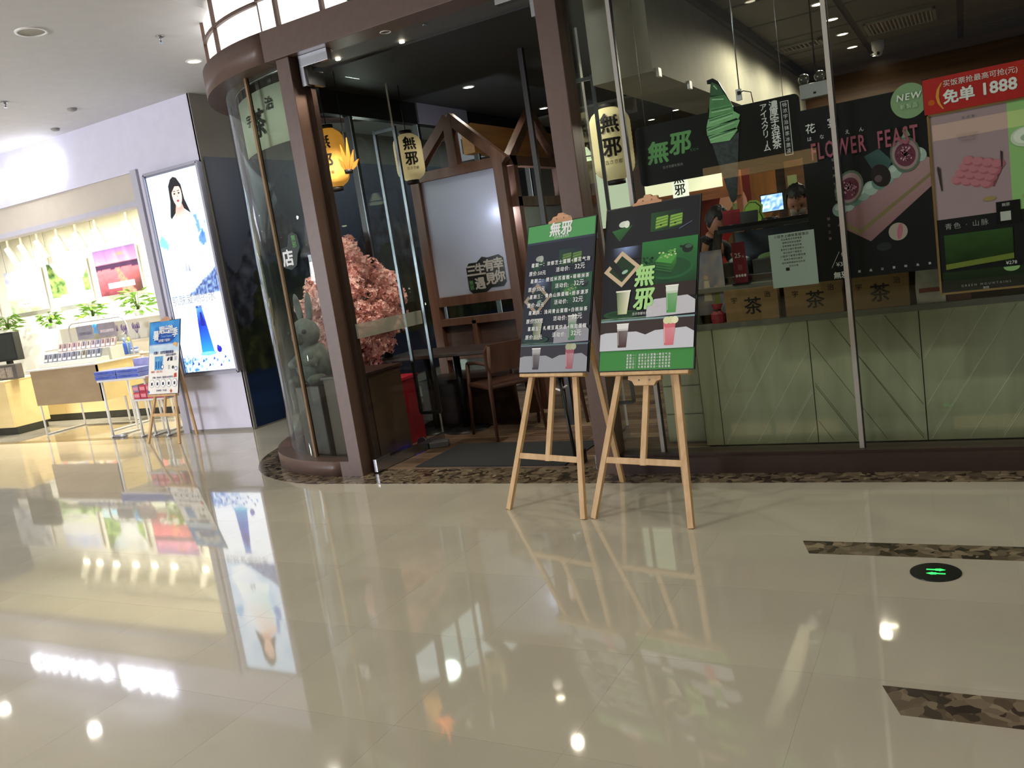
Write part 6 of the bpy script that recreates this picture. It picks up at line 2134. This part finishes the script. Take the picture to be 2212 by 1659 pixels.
# dark monitor-like case and drawers on the left counter
for p_, w3, h3, c_, l in (((5, 745), 0.62, 0.42, '2b2c28', 'dark grey monitor on the left edge counter'), ((22, 800), 0.75, 0.22, '5a5450', 'grey brown display boxes in front of the dark monitor')):
    q = at(*p_, Y=7.35)
    t = thing('counter_display', (q.x, 7.35 if h3 > 0.3 else 7.22, 0.80), l, 'display')
    z_ = 0.26 if h3 > 0.3 else 0.0
    MB().box(-w3 / 2, w3 / 2, 0, 0.10, z_, z_ + h3, bev=0.01).build('case', mat('c_' + c_, c_, 0.45, var=0.1), t)
    if h3 > 0.3:
        MB().box(-w3 / 2 + 0.03, w3 / 2 - 0.03, -0.004, 0.0, z_ + 0.03, z_ + h3 - 0.03).build('face', mat('c_3c3d38', '3c3d38', 0.3, var=0.1), t)
        MB().box(-0.04, 0.04, 0.02, 0.08, 0, z_).build('stand', M_black, t)
    else:
        for x in (-0.18, 0.02, 0.2):
            MB().box(x - 0.08, x + 0.08, -0.004, 0, 0.03, h3 - 0.04).build('label_patch', mat('c_8a8078', '8a8078', 0.5, var=0.3, vscale=20), t)

# display desk: tan front, stepped product racks, tube legs, arched rail
DX, DY = -10.55, 6.95
a, b = at(72, 812, Y=DY), at(202, 795, Y=DY)
dk = thing('display_desk', ((a.x + b.x) / 2, DY, 0), 'tan fronted white product desk on thin tube legs with an arched rail', 'desk')
hw = (b.x - a.x) / 2 + 0.06
zt = 0.92
MB().box(-hw, hw, 0, 0.02, 0.42, zt - 0.02).build('front_panel', M_tanpanel, dk)
MB().box(-hw - 0.05, hw + 0.03, -0.03, 0.66, zt - 0.02, zt, bev=0.003).build('top', mat('desk_top_white', 'd8d4cc', 0.4, var=0.02), dk)
MB().box(hw - 0.02, hw, 0.0, 0.64, 0.42, zt - 0.02).build('side_panel', M_beige, dk)
for x in (-hw + 0.02, hw - 0.02):
    for y_ in (0.03, 0.62):
        MB().tube([(x, y_, 0.012), (x, y_, zt - 0.02)], 0.013, 8).build('leg', M_white, dk)
MB().tube([(-hw + 0.02, 0.03, 0.012), (-hw + 0.02, 0.62, 0.012)], 0.012, 8).build('foot_bar', M_white, dk)
MB().tube([(hw - 0.02, 0.03, 0.012), (hw - 0.02, 0.62, 0.012)], 0.012, 8).build('foot_bar', M_white, dk)
pts = [(-hw + 0.12, 0.62, zt), (-hw + 0.12, 0.62, zt + 0.45), (-hw + 0.15, 0.62, zt + 0.51), (-hw + 0.22, 0.62, zt + 0.54), (hw - 0.18, 0.62, zt + 0.54), (hw - 0.10, 0.62, zt + 0.50), (hw - 0.06, 0.62, zt + 0.42), (hw - 0.03, 0.62, zt)]
MB().tube(pts, 0.011, 8).build('arched_rail', mat('rail_grey', 'b0aeb4', 0.35, metal=0.4, var=0.03), dk)
for k, (y_, z_) in enumerate(((0.10, 0.06), (0.34, 0.17))):
    MB().box(-hw + 0.06, hw - 0.12, y_, y_ + 0.2, zt, zt + z_, bev=0.002).build('tier', mat('desk_top_white', 'd8d4cc', 0.4), dk)
MB().hexa([(hw - 0.08, 0.08, zt), (hw - 0.06, 0.08, zt), (hw - 0.06, 0.60, zt), (hw - 0.08, 0.60, zt), (hw - 0.08, 0.12, zt + 0.1), (hw - 0.06, 0.12, zt + 0.1), (hw - 0.06, 0.60, zt + 0.34), (hw - 0.08, 0.60, zt + 0.34)]).build('acrylic_side', M_glassclear, dk)
cx_ = (a.x + b.x) / 2
random.seed(9)
cols0 = ['a08c8c', '8c7f86', 'b09a98', '9a8494', 'b8a4a0', '8a8894', 'a49c9c', '948c9c', '7c7f94']
cols1 = ['7f8694', '8e94a4', '6f7a8a', '9aa0b0', '7a7f98', '8c90a4', '767c8c', 'a0a4ac', '8a8c7c']
names = ['product_box'] * 2
for r_, (y_, z_, cs, n, g0) in enumerate(((0.12, 0.06, cols1, 12, 'small boxes on the lower tier of the display desk'), (0.36, 0.17, cols0, 12, 'small boxes on the upper tier of the display desk'))):
    lab = 'small pale printed box in the front row on the display desk' if r_ == 0 else 'small rosy printed box in the back row on the display desk'
    protos = {}
    for i in range(n):
        x = -hw + 0.11 + i * (2 * hw - 0.28) / (n - 1)
        c_ = cs[i % len(cs)]
        if c_ not in protos:
            t = thing('product_box', (cx_ + x, DY + y_ + 0.08, zt + z_), lab, 'box', group=g0)
            TI = Matrix.Rotation(-0.35, 4, 'X')
            MB().box(-0.042, 0.042, -0.02, 0.0, 0, 0.115, TI, 0.002).build('carton', mat('c_' + c_, c_, 0.4, var=0.25, vscale=25), t)
            MB().box(-0.032, 0.032, -0.0215, -0.02, 0.012, 0.04, TI).build('label_patch', mat('c_e8e4e0', 'e8e4e0', 0.5, var=0.05), t)
            MB().box(-0.012, 0.012, -0.0215, -0.02, 0.05, 0.10, TI).build('printed_figure', mat('c_5a4650', '5a4650', 0.5, var=0.3, vscale=30), t)
            protos[c_] = t
        else:
            t = copy_tree(protos[c_], (cx_ + x, DY + y_ + 0.08, zt + z_))
        t['label'] = ['leftmost', 'second', 'third', 'fourth', 'fifth', 'sixth', 'seventh', 'eighth', 'ninth', 'tenth', 'eleventh', 'rightmost'][i] + (' bluish' if r_ == 0 else ' rosy') + ' product box from the left in the ' + ('front' if r_ == 0 else 'back') + ' row on the desk'
for k, (x, w3, c_, c2, l) in enumerate(((-0.22, 0.36, '8a8892', '6c6a78', 'grey hanging card at the left under the arched rail'), (0.25, 0.38, '8c848c', 'b8acb0', 'mauve printed card at the right under the arched rail'))):
    t = thing('hanging_card', (cx_ + x, DY + 0.60, zt + 0.30), l, 'card')
    MB().box(-w3 / 2, w3 / 2, 0, 0.006, 0, 0.19, bev=0.001).build('card', mat('c_' + c_, c_, 0.5, var=0.1, vscale=10), t)
    MB().box(-w3 * 0.38, w3 * 0.38, -0.001, 0, 0.06, 0.10).build('print_line', mat('c_' + c2, c2, 0.5, var=0.3, vscale=30), t)
    for sx in (-1, 1):
        MB().tube([(sx * w3 * 0.35, 0.01, 0.19), (sx * w3 * 0.35, 0.015, 0.24)], 0.003, 5).build('hook', M_steel, t)
t = thing('blue_bow', (cx_ + 0.03, DY + 0.59, zt + 0.40), 'bright blue ribbon rosette between the two hanging cards', 'ribbon')
MB().ball((0, 0, 0.07), 0.035, 10, 6, sc=(1.4, 0.4, 0.9)).build('rosette', mat('c_4aa0e8', '4aa0e8', 0.5, var=0.1), t)
MB().prism([(-0.04, -0.05), (-0.01, -0.03), (0.0, 0.05), (-0.02, 0.05)], 0, 0.004).prism([(0.01, -0.03), (0.04, -0.05), (0.02, 0.05), (0.0, 0.05)], 0, 0.004).build('tail', mat('c_4aa0e8', '4aa0e8', 0.5), t)

# nested tube-legged tables
a = at(205, 830, Y=6.55)
TX = at(262, 830, Y=6.60).x
tb1 = thing('tube_table', (TX, 6.60, 0), 'white tube legged side table carrying flat blue boxes', 'table')
hw = 0.45
MB().box(-hw, hw, 0, 0.42, 0.70, 0.725, bev=0.003).build('tabletop', mat('table_white', 'd6d4d6', 0.4, var=0.02), tb1)
for x in (-hw + 0.05, hw - 0.06):
    for y_ in (0.03, 0.39):
        MB().tube([(x, y_, 0.014), (x, y_, 0.70)], 0.015, 8).build('leg', M_white, tb1)
    MB().tube([(x, 0.0, 0.014), (x, 0.42, 0.014)], 0.014, 8).build('foot_bar', M_white, tb1)
MB().tube([(-hw + 0.05, 0.03, 0.014), (-hw + 0.30, 0.03, 0.014)], 0.018, 8).build('floor_bar', mat('rail_grey', 'b0aeb4', 0.35), tb1)
for k in range(2):
    for j, (x, c_) in enumerate(((-0.30, '6f7cc0'), (0.12, '7a88cc'))):
        t = thing('flat_blue_box', (TX + x, 6.62, 0.725 + k * 0.055), ['lower left', 'lower right', 'upper left', 'upper right'][k * 2 + j] + ' flat blue gift box on the white tube table', 'box')
        MB().box(-0.20, 0.20, 0, 0.26, 0, 0.052, bev=0.003).build('carton', mat('c_' + c_, c_, 0.4, var=0.15, vscale=6), t)
        MB().box(-0.19, 0.19, -0.001, 0, 0.012, 0.04).build('label_patch', mat('c_4a5cb0', '4a5cb0', 0.4, var=0.3, vscale=14), t)
t = thing('violet_box', (TX + 0.12, 6.90, 0.725), 'large violet printed box standing behind the flat blue boxes', 'box')
MB().box(-0.22, 0.22, 0, 0.08, 0, 0.20, bev=0.003).build('carton', mat('c_8a84b4', '8a84b4', 0.4, col2='b8b4d4', vscale=5), t)
MB().box(-0.22, 0.22, -0.001, 0, 0.0, 0.07).build('label_patch', mat('c_4c4a9c', '4c4a9c', 0.4, var=0.3, vscale=9), t)
t = thing('violet_box', (TX + 0.52, 7.10, 0.0), 'violet printed carton with a dark blue foot behind the small easel', 'box')
MB().box(-0.20, 0.20, 0, 0.2, 0.72, 0.93, bev=0.003).build('carton', mat('c_7c74a4', '7c74a4', 0.4, col2='a89cc0', vscale=5), t)
MB().box(-0.18, 0.18, 0.02, 0.18, 0.0, 0.72).build('pedestal', M_white, t)
# low stool-table with red boxes
RX_ = -8.56
tb2 = thing('tube_table', (RX_, 6.56, 0), 'lower white tube legged table with red boxes behind the small easel', 'table')
MB().box(-0.31, 0.31, 0, 0.38, 0.44, 0.46, bev=0.003).build('tabletop', mat('table_white', 'd6d4d6', 0.4), tb2)
for x in (-0.26, 0.2):
    for y_ in (0.03, 0.34):
        MB().tube([(x, y_, 0.014), (x, y_, 0.44)], 0.014, 8).build('leg', M_white, tb2)
    MB().tube([(x, 0.0, 0.014), (x, 0.4, 0.014)], 0.013, 8).build('foot_bar', M_white, tb2)
for k in range(2):
    for j in range(5):
        l = ('lower' if k == 0 else 'upper') + ' row red box, ' + ['leftmost', 'second from left', 'middle', 'second from right', 'rightmost'][j] + ' on the low white table'
        t = thing('red_box', (RX_ - 0.24 + j * 0.12, 6.60, 0.46 + k * 0.085), l, 'box')
        c_ = '8a84a4' if (k == 1 and j == 0) else ['c4485c', 'b83c50', 'd0566a', 'bc4458', 'c84c60'][j]
        MB().box(-0.056, 0.056, 0, 0.16, 0, 0.082, bev=0.002).build('carton', mat('c_' + c_, c_, 0.4, var=0.1), t)
        MB().box(-0.045, 0.045, -0.001, 0, 0.02, 0.06).build('label_patch', mat('c_e0909c', 'e0909c', 0.4, var=0.2, vscale=20), t)
# higher table with bottles
UX_ = at(272, 782, Y=7.66).x + 0.06
tb3 = thing('tube_table', (UX_, 7.66, 0), 'taller narrow white table with blue and green bottles behind the desk', 'table')
MB().box(-0.44, 0.44, 0, 0.30, 0.905, 0.93, bev=0.003).build('tabletop', mat('table_tan', 'b8a88c', 0.4, var=0.03), tb3)
for x in (-0.30, -0.12):
    MB().tube([(x, 0.05, 0.01), (x, 0.05, 0.905)], 0.016, 8).build('leg', M_white, tb3)
for x in (0.38,):
    MB().tube([(x, 0.25, 0.01), (x, 0.25, 0.905)], 0.016, 8).build('leg', M_white, tb3)
for px, c1, c2, kd, l in ((252, 'b8c838', '2c5a2c', 'box', 'lime green carton on the tall narrow table'), (268, '4468b8', '2c4c9c', 'jar', 'blue jar on the tall narrow table'),
                          (277, '2f5cc0', '88a8e0', 'bottle', 'taller blue bottle beside the blue jar'), (288, '5c80b8', 'c8d84a', 'bottle', 'blue bottle with a lime cap on the tall narrow table'), (296, '8c9cc0', '5c74b0', 'jar', 'pale blue jar at the right end of the tall narrow table')):
    product(px, 780, 7.72, 0.93, kd, c1, c2, l, 1.25)
# rows of blurred stock on the back counter
random.seed(4)
for k in range(14):
    px = 95 + k * 20
    kd = random.choice(['bottle', 'jar', 'box'])
    q = at(px, 800, Y=8.22)
    if -13.2 < q.x < -8.5:
        c1, c2 = random.choice([('e8b870', 'c88840'), ('d8d8e4', 'a0a8c8'), ('e88c8c', 'f0e0e0'), ('f0e8d0', 'b09860'), ('a8c0e0', 'e8eef8')])
        nb = globals().get('nb', 0) + 1
        product(px, 800, 8.22, 0.66, kd, c1, c2, {'e8b870': 'amber', 'd8d8e4': 'grey lilac', 'e88c8c': 'pink', 'f0e8d0': 'cream', 'a8c0e0': 'pale blue'}[c1] + ' ' + kd + ', the ' + ['leftmost', 'second', 'third', 'fourth', 'fifth', 'sixth', 'seventh', 'eighth', 'ninth', 'tenth', 'eleventh', 'twelfth', 'thirteenth', 'rightmost'][nb - 1] + ' from the left on the beige back counter', 1.4, 'products on the back counter')
# acrylic case of wooden slats at the right end of the wall
t = thing('side_louvre', (-8.32, 8.2, 1.55), 'dark slatted panel at the right end of the shop wall beside the violet picture', 'panel')
for k in range(4):
    MB().box(0.0, 0.02, k * 0.16, k * 0.16 + 0.10, 0, 0.85, Matrix.Rotation(0.3, 4, 'Z')).build('slat', mat('c_6c6c60', '6c6c60', 0.5, var=0.1), t)
MB().box(0.05, 0.08, -0.05, 0.7, -0.05, 0.9).build('backing', M_white, t)


# ------------------------------------------------------------------ small easel with the summer promotion
def promo(b, M, w, h):
    p = Print(w, h)

    def bg(a, c):
        if c > 0.69:
            return mixc('2f74c4', '4fa4dc', 0.5 + 1.1 * fbm(a * 4, c * 6) - (0.4 if 0.15 < a < 0.85 and c < 0.92 else 0))
        if c > 0.58:
            return mixc('dfe8ee', 'b4cfe2', 0.5 + 1.5 * fbm(a * 3, c * 9))
        return mixc('e9e4dc', 'f4f1ea', 0.5 + fbm(a * 3, c * 3))
    p.grid(20, 36, bg)
    p.oval(0.5, 0.79, 0.38, 0.10, '2050a4')
    p.rect(0.30, 0.715, 0.72, 0.745, '1c3c8c')
    p.grid(8, 8, lambda a, c: mixc('7fb8dc', '3f88c4', 0.5 + nz(a * 6, c * 6)), 0.20, 0.33, 0.48, 0.52)
    for u in (0.26, 0.34, 0.42):
        p.rect(u - 0.025, 0.35, u + 0.025, 0.45, '1f68a8')
    p.oval(0.66, 0.47, 0.05, 0.02, '2c3454', rot=40)
    p.rect(0.72, 0.445, 0.80, 0.50, '2c2c2c')
    p.rect(0.86, 0.445, 0.93, 0.50, 'b4b8cc')
    p.rect(0.66, 0.33, 0.72, 0.39, 'b8bcb4')
    p.oval(0.82, 0.355, 0.04, 0.022, '44484c')
    for u, t_ in ((0.47, 0.37), (0.92, 0.335)):
        p.oval(u, t_, 0.045, 0.03, '2c3c84')
        p.oval(u, t_, 0.034, 0.022, 'eef0f6')
    for i in range(5):
        u = 0.13 + i * 0.19
        p.oval(u, 0.145, 0.085, 0.058, '9aa0b4')
        p.oval(u, 0.145, 0.077, 0.052, 'f2f0ec')
        p.rect(u - 0.03, 0.12, u + 0.03, 0.16, '3c4258')
    p.poly([(0.78 + 0.05 * (1 if k % 2 == 0 else 0.4) * cos(pi / 2 + k * pi / 5), 0.035 + 0.036 * (1 if k % 2 == 0 else 0.4) * sin(pi / 2 + k * pi / 5)) for k in range(10)], 'c85440')
    p.poly([(0.86, 0.215), (0.95, 0.22), (0.94, 0.275), (0.87, 0.27)], 'c4483c')
    p.poly([(0.80, 0.66), (0.86, 0.70), (0.95, 0.68), (0.92, 0.63)], 'e4b070')
    p.poly([(0.0, 0.0), (0.07, 0.03), (0.02, 0.06)], '4080c0')
    p.build('printed_sheet', M_print, b, M)
    y = -0.005
    for ch, x, z, sz in (('暑', -0.15, 0.80, 0.12), ('期', -0.05, 0.87, 0.095), ('出', 0.04, 0.872, 0.10), ('游', 0.12, 0.87, 0.10), ('季', 0.21, 0.82, 0.11)):
        lettering(ch, sz, (x, y, z * h), M_txtwhite, b, M=M, bold=0.025)
    lettering('Travel Season', 0.038, (0.05, y, 0.79 * h), mat('light_blue_ink', '8fc0ec', 0.5, var=0.02), b, M=M)
    lettering('自然堂 千里寻！', 0.034, (0.02, y, 0.73 * h), M_txtwhite, b, M=M, bold=0.02)
    lettering('优惠1：自然堂暑期套装', 0.036, (0.0, y, 0.565 * h), M_txtblue, b, M=M, bold=0.03)
    lettering('送旅行必备四件', 0.028, (0.14, y, 0.525 * h), M_txtblue, b, M=M, bold=0.02)
    lettering('套装价：立省二百元', 0.024, (-0.12, y, 0.305 * h), M_txtred, b, M=M, bold=0.02)
    lettering('优惠2：购300元，赠旅游100元旅行礼', 0.024, (0.0, y, 0.225 * h), M_txtblue, b, M=M, bold=0.02)
    lettering('活动时间：7月-8月', 0.024, (-0.02, y, 0.045 * h), M_txtblue, b, M=M, bold=0.02)
    return


easel('easel', ((-8.27, 6.22), (-7.68, 6.16)), radians(15), 0, 0.58, 0.83, 0.53, 1.30, (-7.93, 6.62),
      'small looking pine easel standing in front of the cosmetics shop pillar', 'white and blue summer promotion poster headed 暑期出游季', promo)
